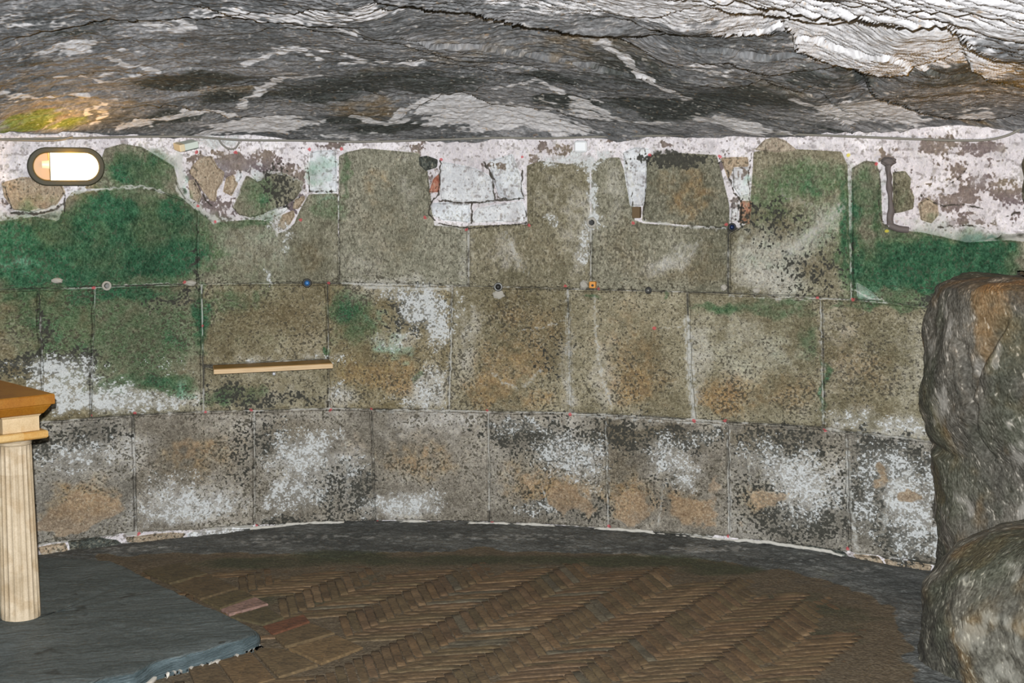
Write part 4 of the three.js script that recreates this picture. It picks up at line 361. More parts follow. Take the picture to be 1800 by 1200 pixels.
rockWall('wall_left', 120, 60, (u, v) => { const z = lerp(1.8, -6.05, u), y = lerp(-0.05, 3.4, v); return [-2.88 + 0.58 * ss(-5.1, -5.75, z) + rough(1, y, z), y, z]; }, [0, 0.5]);
rockWall('wall_right', 260, 110, (u, v) => { const z = lerp(-5.85, 1.8, u), y = lerp(-0.05, 3.0, v); return [2.09 - 0.05 * ss(1.3, 1.75, y) + rough(7, y, z) * (1 - 0.8 * ss(1.4, 1.0, y) * ss(-3.9, -4.3, z)), y, z]; }, [0, 0.5]);
rockWall('wall_front', 90, 50, (u, v) => { const x = lerp(2.4, -3.0, u), y = lerp(-0.05, 3.4, v); return [x, y, 1.7 + rough(x, y, 4)]; }, [0.5, 0]);

function rock(name, sil, xc, zc, depth, seed, cracks, m = bareMat) {
  const prof = []; for (let i = 0; i < sil.length; i += 2) prof.push(new THREE.Vector3(sil[i], sil[i + 1], 0));
  const curve = new THREE.CatmullRomCurve3(prof, false, 'catmullrom', 0.3), NR = 150, NA = 260, a0 = xc - Math.min(...prof.map((p) => p.x));
  const pts = curve.getSpacedPoints(NR), pos = [], uv = [], idx = []; let len = 0;
  for (let r = 0; r <= NR; r++) {
    if (r) len += pts[r].distanceTo(pts[r - 1]);
    const a = Math.max(0.001, (xc - pts[r].x) * (r === NR ? 0.02 : 1)), b = depth * a / a0;
    for (let k = 0; k <= NA; k++) {
      const th = Math.PI * (1.5 * k / NA) + Math.PI * 0.0, e = 0.82, cs = Math.cos(th - Math.PI * 0.25), sn = Math.sin(th - Math.PI * 0.25);
      const ux = Math.sign(cs) * Math.abs(cs) ** e, uz = Math.sign(sn) * Math.abs(sn) ** e;
      let x = xc - a * ux * 1.0, z = zc + b * uz, y = pts[r].y;
      const fade = Math.min(1, a / 0.2), d = fade * (0.035 * (0.3 - Math.abs(n3((x * 0.8 + y * 0.6) * 5 + seed, (y * 0.8 - x * 0.6) * 1.8, z * 3))) + 0.05 * n3(x * 2 + seed, y * 2, z * 2) + 0.024 * n3(x * 6 + y * 3 + seed, y * 5 - x * 3, z * 6) + 0.010 * n3(x * 18, y * 18 + seed, z * 18) + 0.004 * n3(x * 50, y * 50, z * 50 + seed));
      let cut = 0;
      if (uz > -0.35) for (const c of cracks) for (let q = 0; q + 3 < c.length; q += 2) {
        const L2 = (c[q + 2] - c[q]) ** 2 + (c[q + 3] - c[q + 1]) ** 2, t = clamp(((x - c[q]) * (c[q + 2] - c[q]) + (y - c[q + 1]) * (c[q + 3] - c[q + 1])) / L2);
        cut = Math.max(cut, 1 - ss(0.001, 0.016, Math.hypot(x - c[q] - t * (c[q + 2] - c[q]), y - c[q + 1] - t * (c[q + 3] - c[q + 1]))));
      }
      const k2 = d - 0.028 * cut - 0.03 * (uz > 0 ? uz : 0) * 0;
      x -= k2 * ux; z += k2 * uz; if (r > NR * 0.7) y += d * 0.5;
      x = Math.min(x, 2.01); z = Math.max(z, W(x) + 0.03); pos.push(x, y, z); uv.push((th * a0) / 2, len / 2);
    }
  }
  for (let r = 0; r < NR; r++) for (let k = 0; k < NA; k++) { const A = r * (NA + 1) + k, B = A + 1, C = A + NA + 1, D = C + 1; idx.push(A, D, B, A, C, D); }
  const g = geometry(pos, idx); g.setAttribute('uv', new THREE.Float32BufferAttribute(uv, 2));
  return mesh(name, g, m, scene);
}
tag(rock('rock_outcrop', OUTCROP, 2.3, -5.45, 0.46, 3, OUT_CRACKS), 'tall mottled grey-brown rock outcrop with cracks at the right end of the block wall', 'rock');
const boulderMat = std({ ...bareTex, color: new THREE.Color(0.72, 0.74, 0.7), bumpScale: 0.008, roughness: 0.85 });
tag(rock('boulder', BOULDER, 2.0, -4.62, 0.42, 11, [], boulderMat), 'low rounded dark grey boulder in front of the tall rock outcrop', 'rock');

// ---------------------------------------------------------------- the floor: mortar bed, herringbone bricks, pavers
const FM = {}; for (const k of Object.keys(FLOOR_STAINS)) { FM[k] = new Mask(-3, -6.7, 5.4, 3.2, 0.01); for (const b of FLOOR_STAINS[k]) FM[k].blob(b); }
FM.zone = new Mask(-3, -6.7, 5.4, 3.2, 0.02); FM.zone.poly(BRICK_ZONE);
function floorY(x, z) {
  const zone = FM.zone.at(x + 0.05 * (vn(x * 9, z * 9) - 0.5), z + 0.05 * (vn(x * 9 + 4, z * 9) - 0.5)), t = clamp((z - W(x)) / 0.5);
  return z > -3.6 ? 0 : lerp(0.002 + 0.002 * (1 - t) ** 2 - 0.026 * (1 - ss(0, 0.35, t)) * (1 - ss(-1.5, -0.9, x) * ss(1.7, 1.2, x)), -0.0005, zone) + 0.008 * (fbm(x * 12, z * 12, 4) - 0.5) + (1 - zone) * 0.008 * (fbm(x * 40, z * 40, 2) - 0.5);
}
const bedTex = paint(2048, 1024, (i, j, c) => {
  const x = -2.9 + i / 2048 * 5.3, z = -6.65 + j / 1024 * 2.65, zone = FM.zone.at(x + 0.08 * (vn(x * 9, z * 9) - 0.5), z + 0.08 * (vn(x * 9 + 4, z * 9) - 0.5));
  const f1 = fbm(x * 7, z * 9, 4), f2 = fbm(x * 40, z * 40, 3), g1 = vn(x * 160, z * 160), g2 = vn(x * 320, z * 320);
  const t = clamp(0.5 + (f1 - 0.5) * 1.6 + (f2 - 0.5));
  c[0] = lerp(66, 104, t); c[1] = lerp(68, 105, t); c[2] = lerp(65, 101, t);
  mixc(c, [90, 76, 55], ss(0.25, 0.9, zone + (f1 - 0.5) * 0.9) * 0.85);
  mixc(c, [52, 56, 34], ss(0.15, 0.75, FM.moss.at(x, z) + (f1 - 0.5) * 0.9) * 0.8);
  mixc(c, [168, 166, 160], ss(0.4, 0.8, FM.pale.at(x, z) + (f2 - 0.5) * 1.2) * 0.5);
  const gg = (g1 - 0.5) * 30 + (g2 - 0.5) * 26; c[0] += gg; c[1] += gg; c[2] += gg;
  return 0.5 + 0.6 * (f2 - 0.5) + 0.4 * (g1 - 0.5);
});
const floor = structure('floor');
const bedMat = std({ ...bedTex, bumpScale: 0.006, roughness: 0.85 });
{
  const g = grid(520, 300, (u, v) => { const x = lerp(-2.9, 2.4, u), z = lerp(-6.65, -4.0, v); return [x, floorY(x, z), z]; });
  // the grid runs in +z, so its faces are turned over to look up
  const ix = g.index.array; for (let i = 0; i < ix.length; i += 3) { const q = ix[i + 1]; ix[i + 1] = ix[i + 2]; ix[i + 2] = q; }
  g.computeVertexNormals();
  const p = g.attributes.position, uv = new Float32Array(p.count * 2); for (let i = 0; i < p.count; i++) { uv[2 * i] = (p.getX(i) + 2.9) / 5.3; uv[2 * i + 1] = (p.getZ(i) + 6.65) / 2.65; }
  g.setAttribute('uv', new THREE.BufferAttribute(uv, 2)); mesh('mortar_bed', g, bedMat, floor);
}
const brickTex = paint(512, 512, (i, j, c) => {
  const x = i / 512, y = j / 512, f1 = fbm(x * 5, y * 5, 4), f2 = fbm(x * 26, y * 26, 3), g = vn(x * 110, y * 110), g2 = vn(x * 220, y * 220), t = clamp(0.5 + (f1 - 0.5) * 1.5 + (f2 - 0.5) * 0.9);
  c[0] = lerp(196, 255, t); c[1] = lerp(196, 255, t); c[2] = lerp(194, 255, t);
  const gg = (g - 0.5) * 46 + (g2 - 0.5) * 34; c[0] += gg; c[1] += gg; c[2] += gg;
  return 0.5 + 0.6 * (f2 - 0.5) + 0.4 * (g - 0.5);
}, true, true);
const BRICK_TONES = [[104, 84, 58], [102, 84, 58], [106, 86, 60], [101, 84, 58], [106, 84, 57], [104, 83, 59], [99, 84, 58], [124, 102, 74], [98, 90, 72]];
const brickMats = BRICK_TONES.map((c) => std({ ...brickTex, color: new THREE.Color(`rgb(${c.join(',')})`), bumpScale: 0.003, roughness: 0.82 }));
function brickGeometry(L, D, seed) {                                // worn top with rounded arrises, uneven ends
  const n = 7, pos = [], uv = [], idx = [], r = rng(seed), hgt = 0.02, prof = [[-D / 2, -hgt], [-D / 2, -0.004], [-D / 2 + 0.004, 0], [D / 2 - 0.004, 0], [D / 2, -0.004], [D / 2, -hgt]];
  const u0 = r(), v0 = r();
  for (let i = 0; i <= n; i++) {
    const e = i === 0 || i === n, x = (i / n - 0.5) * L * (1 - (e ? 0.004 * r() : 0)), s = (r() - 0.5) * 0.003, hh = (r() - 0.5) * 0.004 - (e ? 0.003 : 0);
    for (const [w, y] of prof) { pos.push(x, y + (y > -0.01 ? hh : 0), w + s); uv.push(u0 + x, v0 + w + y); }
  }
  const m = prof.length;
  for (let i = 0; i < n; i++) for (let k = 0; k < m - 1; k++) { const a = i * m + k, b = a + 1, c = a + m, d = c + 1; idx.push(a, b, d, a, d, c); }
  for (const [o, f] of [[0, 1], [n * m, -1]]) for (let k = 1; k < m - 1; k++) f > 0 ? idx.push(o, o + k + 1, o + k) : idx.push(o, o + k, o + k + 1);
  const g = geometry(pos, idx); g.setAttribute('uv', new THREE.Float32BufferAttribute(uv, 2)); return g;
}
const BW = 0.0345, BN = 7, BL = BW * BN, BANG = 0.22, variants = [0, 1, 2, 3, 4, 5].map((s) => brickGeometry(BL - 0.003, BW - 0.002, 40 + s));
const bricks = [];
{
  const r = rng(91), ca = Math.cos(BANG), sa = Math.sin(BANG), ox = 0.35, oz = -5.1;
  const edge = (x, z) => {                                          // how deep a brick near the rim of the paving lies under the mortar
    let d = 9; for (let i = 0; i < 26; i += 2) { const ax = BRICK_ZONE[i], az = BRICK_ZONE[i + 1], bx = BRICK_ZONE[i + 2], bz = BRICK_ZONE[i + 3], t = clamp(((x - ax) * (bx - ax) + (z - az) * (bz - az)) / ((bx - ax) ** 2 + (bz - az) ** 2)); d = Math.min(d, Math.hypot(x - ax - t * (bx - ax), z - az - t * (bz - az))); }
    return 0.011 * (1 - ss(0.02, 0.42, d + 0.2 * (vn(x * 6, z * 6) - 0.5)));
  };
  const add = (u, v, turn) => {                                     // u, v in brick widths, centre of a brick
    const x = ox + (u * ca + v * sa) * BW, z = oz + (u * -sa + v * ca) * BW, q = [r(), r(), r(), r(), r(), r()];
    if (z < -6.3 || z > -4.15 || x < -2 || x > 2 || !inside(x, z, BRICK_ZONE)) return;
    if (inside(x, z, SLAB) || PAVERS.some((p) => inside(x, z, p) || Math.hypot((p[0] + p[4]) / 2 - x, (p[1] + p[5]) / 2 - z) < 0.13)) return;
    bricks.push({ x, z, turn: BANG + turn, q, sink: edge(x, z) });
  };
  for (let a = -90; a <= 90; a++) for (let k = -8; k <= 8; k++) { add(-a + 2 * BN * k + BN / 2, a + 0.5, 0); add(a + 0.5, BN - a + 2 * BN * k + BN / 2, Math.PI / 2); }
}
bricks.sort((a, b) => b.z - a.z);
const rest = [];
bricks.forEach((b, i) => {
  const worn = b.q[0] > 0.94 ? 7 : b.q[0] > 0.88 ? 8 : Math.floor(b.q[0] / 0.88 * 7), o = new THREE.Mesh(variants[Math.floor(b.q[1] * 6)], brickMats[worn]);
  o.position.set(b.x, 0.004 + (b.q[2] - 0.5) * 0.002 - b.sink, b.z); o.rotation.set((b.q[3] - 0.5) * 0.035, b.turn + (b.q[4] - 0.5) * 0.03, (b.q[5] - 0.5) * 0.012);
  if (i < 300) { o.name = i ? 'brick_' + String(i).padStart(3, '0') : 'brick'; o.castShadow = o.receiveShadow = true; floor.add(o); } else { o.updateMatrix(); rest.push([worn, o.geometry.clone().applyMatrix4(o.matrix)]); }
});
{
  const col = []; const gs = rest.map(([w, g]) => { const c = new THREE.Color(`rgb(${BRICK_TONES[w].join(',')})`), a = new Float32Array(g.attributes.position.count * 3); for (let i = 0; i < a.length; i += 3) { a[i] = c.r; a[i + 1] = c.g; a[i + 2] = c.b; } g.setAttribute('color', new THREE.BufferAttribute(a, 3)); return g; });
  if (gs.length) { const o = mesh('far_bricks', mergeGeometries(gs), std({ ...brickTex, vertexColors: true, bumpScale: 0.003, roughness: 0.82 }), floor); o.userData.kind = 'stuff'; }
}
console.log('bricks', bricks.length);
const PAVER_TONES = [[150, 120, 108], [92, 82, 56], [110, 70, 46], [104, 86, 58], [98, 82, 56], [96, 84, 56], [106, 88, 60], [112, 90, 60], [118, 96, 64], [92, 80, 54], [104, 86, 60]];
PAVERS.forEach((p, n) => {
  let q = []; for (let i = 0; i < 8; i += 2) q.push(new THREE.Vector2(p[i], -p[i + 1]));
  const c = q.reduce((a, b) => a.add(b.clone().multiplyScalar(0.25)), new THREE.Vector2()); q = q.map((v) => v.clone().sub(c).multiplyScalar(0.93));
  const g = new THREE.ExtrudeGeometry(new THREE.Shape(q), { depth: 0.016, bevelEnabled: true, bevelThickness: 0.004, bevelSize: 0.004, bevelSegments: 2, steps: 1 });
  g.rotateX(-Math.PI / 2);
  const o = mesh('paver', g, std({ ...brickTex, color: new THREE.Color(`rgb(${PAVER_TONES[n].join(',')})`), bumpScale: 0.004, roughness: 0.85 }), floor); o.position.set(c.x, -0.013 + 0.003 * vn(n * 3.1, 1), -c.y);
  o.name = n ? 'paver_' + String(n).padStart(3, '0') : 'paver';
});
{
  const g = new THREE.BoxGeometry(5.4, 0.1, 5.9); g.translate(-0.3, -0.055, -1.15);
  mesh('screed', g, std({ color: 0x6a5a42, roughness: 0.9 }), floor);
}

// ---------------------------------------------------------------- the slate slab under the altar
const slateTex = paint(1024, 1024, (i, j, c) => {
  const x = i / 1024 * 2, y = j / 1024 * 2, sx = x * 0.96 - y * 0.28, sy = x * 0.28 + y * 0.96, f1 = fbm(sx * 3, sy * 8, 4), f2 = fbm(sx * 14, sy * 60, 3), g = vn(x * 150, y * 150), g2 = vn(x * 300, y * 300);
  const t = clamp(0.5 + (f1 - 0.5) * 1.4 + (f2 - 0.5) * 0.9);
  c[0] = lerp(62, 90, t); c[1] = lerp(70, 98, t); c[2] = lerp(69, 97, t);
  mixc(c, [42, 46, 44], ss(0.78, 0.84, fbm(x * 9 + 33, y * 9, 3)) * 0.7);
  const gg = (g - 0.5) * 20 + (g2 - 0.5) * 18; c[0] += gg; c[1] += gg; c[2] += gg; return 0.5 + 0.7 * (f2 - 0.5);
}, true, true);
const slateMat = std({ ...slateTex, bumpScale: 0.005, roughness: 0.7 });
const slateEdgeMat = std({ ...slateTex, color: new THREE.Color(0.86, 0.98, 1.06), bumpScale: 0.008, roughness: 0.55 });
{
  const slab = group('stone_slab'), o = []; for (let i = 0; i < SLAB.length; i += 2) o.push([SLAB[i], SLAB[i + 1]]);
  const pts = []; for (let i = 0; i < o.length; i++) { const [ax, az] = o[i], [bx, bz] = o[(i + 1) % o.length], k = Math.max(1, Math.round(Math.hypot(bx - ax, bz - az) / 0.02)); for (let q = 0; q < k; q++) { const x = lerp(ax, bx, q / k), z = lerp(az, bz, q / k); pts.push([x + 0.014 * (fbm(x * 22, z * 22, 3) - 0.5), z + 0.02 * (fbm(x * 22 + 9, z * 22, 3) - 0.5)]); } }
  const cx = -1.65, cz = -5.0;
  const ring = (list, f) => { const pos = [], N = pts.length; for (const [ins, y] of list) for (const [x, z] of pts) { const d = Math.hypot(x - cx, z - cz), s = 1 - (ins + f * Math.max(0, vn(x * 30, z * 30) - 0.4) * ins) / d; pos.push(cx + (x - cx) * s, y + 0.004 * (vn(x * 14, z * 14) - 0.5), cz + (z - cz) * s); } return [pos, N]; };
  const top = ring([[0.012, 0.052], [0.02, 0.056], [0.12, 0.056], [0.3, 0.056], [0.45, 0.056]], 0.6), N = top[1]; top[0].push(cx, 0.056, cz);
  const ix = []; for (let r = 0; r < 4; r++) for (let i = 0; i < N; i++) { const a = r * N + i, b = r * N + (i + 1) % N; ix.push(a, b, b + N, a, b + N, a + N); } for (let i = 0; i < N; i++) ix.push(4 * N + i, 4 * N + (i + 1) % N, 5 * N);
  const g1 = geometry(top[0], ix); const side = ring([[-0.004, -0.008], [0.0, 0.012], [-0.002, 0.03], [0.004, 0.045], [0.012, 0.052]], 0.6), is = []; for (let r = 0; r < 4; r++) for (let i = 0; i < N; i++) { const a = r * N + i, b = r * N + (i + 1) % N; is.push(a, b, b + N, a, b + N, a + N); }
  const g2 = geometry(side[0], is);
  for (const g of [g1, g2]) { const p = g.attributes.position, uv = new Float32Array(p.count * 2); for (let i = 0; i < p.count; i++) { uv[2 * i] = p.getX(i) / 2 + p.getY(i) * 2; uv[2 * i + 1] = p.getZ(i) / 2 + p.getY(i) * 3; } g.setAttribute('uv', new THREE.BufferAttribute(uv, 2)); }
  mesh('top_face', g1, slateMat, slab); const e = mesh('broken_edge', g2, slateEdgeMat, slab); e.userData.label = 'rough blue-grey broken edge';
  // the lime bedding that shows under the broken edge
  const run = pts.filter(([x, z]) => z > -5.15 && x > -1.75).sort((a, b) => b[0] - a[0]).map(([x, z]) => new THREE.Vector3(x + 0.006, 0.005, z + 0.014));
  mesh('lime_bedding', new THREE.TubeGeometry(new THREE.CatmullRomCurve3(run), 160, 0.0095, 6), std({ color: 0xb8b2a6 }), slab);
  tag(slab, 'dark grey slate slab with a broken edge under the fluted column', 'slab');
}

// ---------------------------------------------------------------- the altar: table top on fluted columns
const marbleTex = (a, b, stain, seed) => paint(512, 512, (i, j, c) => {
  const x = i / 512, y = j / 512, f1 = fbm(x * 4 + seed, y * 4, 4), f2 = fbm(x * 22, y * 14 + seed, 3), g = vn(x * 200, y * 200), t = clamp(0.5 + (f1 - 0.5) * 1.6 + (f2 - 0.5) * 0.7);
  c[0] = lerp(a[0], b[0], t); c[1] = lerp(a[1], b[1], t); c[2] = lerp(a[2], b[2], t);
  mixc(c, stain, ss(0.5, 0.68, fbm(x * 9 + 50 + seed, y * 9, 3)) * 0.35); const gg = (g - 0.5) * 16; c[0] += gg; c[1] += gg; c[2] += gg; return 0.5 + 0.5 * (f2 - 0.5);
}, true, true);
const shaftMat = std({ ...marbleTex([158, 140, 112], [184, 168, 142], [150, 126, 92], 1), bumpScale: 0.002, roughness: 0.6 });
const friezeMat = std({ ...marbleTex([176, 150, 110], [192, 170, 134], [172, 138, 90], 2), bumpScale: 0.001, roughness: 0.6 });
const honeyMat = std({ ...marbleTex([128, 78, 8], [144, 92, 16], [148, 106, 40], 3), bumpScale: 0.001, roughness: 0.55 });
const ringMat = std({ ...marbleTex([176, 132, 66], [190, 158, 104], [172, 112, 36], 5), bumpScale: 0.001, roughness: 0.55 });
function fluted(r0, r1, h) {                                        // twenty shallow flutes, swelling towards the foot
  const n = 240, m = 24, pos = [], idx = [];
  for (let j = 0; j <= m; j++) for (let i = 0; i <= n; i++) { const a = i / n * Math.PI * 2, v = j / m, e = Math.min(1, Math.min(v, 1 - v) * 18), R = lerp(r0, r1, v) - 0.0055 * e * Math.abs(Math.sin(a * 10)) ** 0.8 + 0.0055 * e * 0.2; pos.push(Math.cos(a) * R, v * h, -Math.sin(a) * R); }
  const w = n + 1; for (let j = 0; j < m; j++) for (let i = 0; i < n; i++) { const a = j * w + i; idx.push(a, a + 1, a + w + 1, a, a + w + 1, a + w); }
  const g = geometry(pos, idx), uv = new Float32Array(pos.length / 3 * 2); for (let i = 0; i < uv.length / 2; i++) { uv[2 * i] = (i % w) / n * 0.8; uv[2 * i + 1] = Math.floor(i / w) / m * 1.2; } g.setAttribute('uv', new THREE.BufferAttribute(uv, 2)); return g;
}
function slabProfile(x0, x1, z0, z1, prof) {                        // a rectangular slab whose edge follows prof: [outset, y] ...
  const pos = [], idx = []; for (const [o, y] of prof) pos.push(x0 - o, y, z1 + o, x1 + o, y, z1 + o, x1 + o, y, z0 - o, x0 - o, y, z0 - o);
  for (let r = 0; r < prof.length - 1; r++) for (let i = 0; i < 4; i++) { const a = r * 4 + i, b = r * 4 + (i + 1) % 4; idx.push(a, b, b + 4, a, b + 4, a + 4); }
  const t = (prof.length - 1) * 4; idx.push(t, t + 1, t + 2, t, t + 2, t + 3, 0, 2, 1, 0, 3, 2);
  let g = geometry(pos, idx).toNonIndexed(); g.computeVertexNormals();
  const p = g.attributes.position, nn = g.attributes.normal, uv = new Float32Array(p.count * 2);
  for (let i = 0; i < p.count; i++) { const ax = Math.abs(nn.getX(i)), ay = Math.abs(nn.getY(i)); uv[2 * i] = (ax > 0.6 ? p.getZ(i) : p.getX(i)) * 2; uv[2 * i + 1] = (ay > 0.6 ? p.getZ(i) : p.getY(i)) * 2; } g.setAttribute('uv', new THREE.BufferAttribute(uv, 2)); return g;
}
{
  const altar = group('altar'), c = new THREE.Vector3(...ALTAR.corner), d = new THREE.Vector3(...ALTAR.back).sub(c).normalize();
  const turn = Math.atan2(-d.x, -d.z) ;                             // the side edge runs along local -z
  altar.position.set(ALTAR.foot[0] - 0.014, 0.056, ALTAR.foot[2] - 0.02); altar.rotation.y = turn;
  const shaft = fluted(0.068, 0.058, 0.628), cap = new THREE.LatheGeometry([[0.05, 0], [0.058, 0], [0.06, 0.004], [0.0585, 0.009], [0.064, 0.016], [0.066, 0.019], [0.05, 0.019]].map(([x, y]) => new THREE.Vector2(x, y)), 64);
  cap.translate(0, 0.625, 0);
  const echinus = slabProfile(-0.066, 0.066, -0.066, 0.066, [[0.002, 0.644], [0.018, 0.649], [0.022, 0.654], [0.022, 0.672], [0.018, 0.676]]);
  const frieze = slabProfile(-0.066, 0.066, -0.066, 0.066, [[0, 0.674], [0, 0.726], [0.004, 0.731], [0.006, 0.734]]);
  for (const [x, z] of [[0, 0], [-0.05, -0.40], [-0.6, 0], [-0.6, -0.40]]) {
    const col = new THREE.Group(); col.name = 'column'; col.position.set(x, 0, z); altar.add(col);
    mesh('shaft', shaft, shaftMat, col); mesh('necking', cap, shaftMat, col); mesh('echinus_plate', echinus, ringMat, col); mesh('frieze_block', frieze, friezeMat, col);
  }
  mesh('cornice', slabProfile(-0.67, 0.066, -0.47, 0.066, [[0.004, 0.733], [0.012, 0.738], [0.022, 0.752], [0.030, 0.764], [0.032, 0.770]]), honeyMat, altar);
  mesh('table_top', slabProfile(-0.67, 0.062, -0.47, 0.062, [[0.030, 0.769], [0.044, 0.7695], [0.046, 0.772], [0.046, 0.802], [0.043, 0.806]]), honeyMat, altar);
  tag(altar, 'honey-coloured moulded altar table on a pale fluted marble column', 'altar');
}

// ---------------------------------------------------------------- oval bulkhead lamps
const lampMetal = std({ color: 0x26260f, roughness: 0.6, metalness: 0.1 }), lensMat = new THREE.MeshStandardMaterial({ color: 0xfff4dc, emissive: new THREE.Color(1, 0.9, 0.66), emissiveIntensity: 1.6, roughness: 0.3 });
const amberMat = new THREE.MeshStandardMaterial({ color: 0xd9a04a, emissive: new THREE.Color(0.9, 0.48, 0.10), emissiveIntensity: 0.75, roughness: 0.4 }), dimMat = new THREE.MeshStandardMaterial({ color: 0x8a6636, emissive: new THREE.Color(0.8, 0.48, 0.16), emissiveIntensity: 0.28, roughness: 0.4 });
function stadium(w, h, S = THREE.Shape) { const s = new S(), r = h / 2, a = w / 2 - r; s.moveTo(-a, -r); s.lineTo(a, -r); s.absarc(a, 0, r, -Math.PI / 2, Math.PI / 2, false); s.lineTo(-a, r); s.absarc(-a, 0, r, Math.PI / 2, Math.PI * 1.5, false); return s; }
const ext = (s, depth, b, seg = 3) => new THREE.ExtrudeGeometry(s, { depth, bevelEnabled: b > 0, bevelThickness: b, bevelSize: b, bevelSegments: seg, curveSegments: 24 });
function lamp(x, y, z, turn, label) {
  const g = group('wall_lamp'); g.position.set(x, y, z); g.rotation.y = turn;
  const rim = stadium(0.308, 0.154); rim.holes.push(stadium(0.278, 0.126, THREE.Path));
  mesh('housing', ext(stadium(0.302, 0.148), 0.03, 0.003), lampMetal, g);
  mesh('rim', ext(rim, 0.028, 0.005), lampMetal, g).position.z = 0.022;
  mesh('lens_edge', ext(stadium(0.276, 0.124), 0.006, 0), amberMat, g).position.z = 0.036;
  // the lit part of the lens and, left of the bar, the part over the lamp holder
  const r = 0.0555, cut = -0.066, a = 0.132 - r, lit = new THREE.Shape(); lit.moveTo(cut + 0.002, -r); lit.lineTo(a, -r); lit.absarc(a, 0, r, -Math.PI / 2, Math.PI / 2, false); lit.lineTo(cut + 0.002, r);
  const end = new THREE.Shape(); end.moveTo(cut - 0.003, r); end.absarc(-a, 0, r, Math.PI / 2, Math.PI * 1.5, false); end.lineTo(cut - 0.003, -r);
  mesh('lens', ext(lit, 0.004, 0.004), lensMat, g).position.z = 0.041;
  mesh('lens_end', ext(end, 0.004, 0.004), dimMat, g).position.z = 0.041;
  const h = mesh('lamp_holder', new THREE.CylinderGeometry(0.017, 0.02, 0.03, 24), std({ color: 0xe8d8b8, roughness: 0.4 }), g); h.rotation.z = Math.PI / 2; h.position.set(-0.085, 0.008, 0.045); h.scale.z = 0.5;
  const b = mesh('bar', new THREE.BoxGeometry(0.003, 0.118, 0.006), lampMetal, g); b.position.set(-0.067, 0, 0.047);
  const l = new THREE.RectAreaLight(LAMP_COLOUR, 26, 0.2, 0.1); l.position.set(0.02, 0, 0.056); l.rotation.y = Math.PI; g.add(l);
  const p = new THREE.PointLight(LAMP_COLOUR, 0.2, 0, 2); p.position.set(0.02, 0.02, 0.085); p.castShadow = true; p.shadow.radius = 2; g.add(p);
  return tag(g, label, 'lamp');
}
lamp(SPOT.lamp[0], SPOT.lamp[1], SPOT.lamp[2] + 0.012, facing(SPOT.lamp[0]) * 0.75, 'lit oval bulkhead wall lamp with a dark rim at the upper left of the wall');
lamp(1.98, 1.52, -4.95, -Math.PI / 2, 'lit oval bulkhead wall lamp on the right-hand rock wall above the outcrop');

// ---------------------------------------------------------------- shelf, boxes, bolts, cable
const woodTex = paint(256, 256, (i, j, c) => { const x = i / 256, y = j / 256, f = fbm(x * 3, y * 40, 3), t = clamp(0.5 + (f - 0.5) * 2); c[0] = lerp(192, 224, t); c[1] = lerp(162, 196, t); c[2] = lerp(120, 156, t); return f; }, true, true);
{
  const a = SPOT.shelf_l, b = SPOT.shelf_r, g = group('wooden_shelf'), L = Math.hypot(b[0] - a[0], b[2] - a[2]), x = (a[0] + b[0]) / 2, z = (a[2] + b[2]) / 2;
  g.position.set(x, (a[1] + b[1]) / 2 + 0.013, z); g.rotation.order = 'YZX'; g.rotation.y = Math.atan2(-(b[2] - a[2]), b[0] - a[0]); g.rotation.z = Math.atan2(b[1] - a[1], L);
  const bd = mesh('board', new RoundedBoxGeometry(L, 0.021, 0.15, 2, 0.002), std({ ...woodTex, bumpScale: 0.001, roughness: 0.6 }), g); bd.position.z = 0.08;
  const tp = mesh('varnished_top', new RoundedBoxGeometry(L - 0.004, 0.003, 0.144, 1, 0.001), std({ color: 0x8a6414, roughness: 0.45 }), g); tp.position.set(0, 0.0115, 0.077);
  tag(g, 'narrow pale wooden shelf with a brown top fixed to the block wall', 'shelf');
  const n = group('nail'); n.position.set(SPOT.nail[0], SPOT.nail[1] - 0.004, SPOT.nail[2] + 0.012); n.rotation.y = facing(SPOT.nail[0]);
  const st = std({ color: 0xd8dade, roughness: 0.35, metalness: 0.5 }); mesh('head', new THREE.SphereGeometry(0.0085, 20, 12), st, n).position.z = 0.012; const sk = mesh('shank', new THREE.CylinderGeometry(0.003, 0.003, 0.03, 10), st, n); sk.rotation.x = Math.PI / 2; sk.position.z = -0.005;
  tag(n, 'round pale nail head just below the wooden shelf', 'nail');
}
const pale = std({ color: 0xc9d2c6, roughness: 0.5 }), whitePlastic = std({ color: 0xdde0e0, roughness: 0.4 });
{
  const [x, y, z] = SPOT.box, g = group('junction_box'); g.position.set(x, y - 0.02, z + 0.07); g.rotation.set(0.25, facing(x) + 0.35, 0.06);
  mesh('body', new RoundedBoxGeometry(0.088, 0.03, 0.06, 3, 0.004), pale, g); const l = mesh('cover', new RoundedBoxGeometry(0.026, 0.032, 0.062, 3, 0.004), std({ color: 0xd8c8a4, roughness: 0.5 }), g); l.position.x = -0.036;
  const s = mesh('base_plate', new RoundedBoxGeometry(0.07, 0.004, 0.05, 2, 0.001), std({ color: 0x4a5a54, roughness: 0.6 }), g); s.position.set(0.01, -0.016, 0);
  tag(g, 'small pale green junction box under the rock ceiling left of the rubble patch', 'box');
  const [cx, cy, cz] = SPOT.cap, k = group('cable_box'); k.position.set(cx, cy, cz + 0.008); k.rotation.y = facing(cx);
  mesh('body', new RoundedBoxGeometry(0.060, 0.054, 0.03, 4, 0.012), whitePlastic, k); const c2 = mesh('lid', new RoundedBoxGeometry(0.048, 0.042, 0.01, 4, 0.004), whitePlastic, k); c2.position.z = 0.014;
  tag(k, 'small white rounded cable box at the top of the wall near the ceiling', 'box');
}
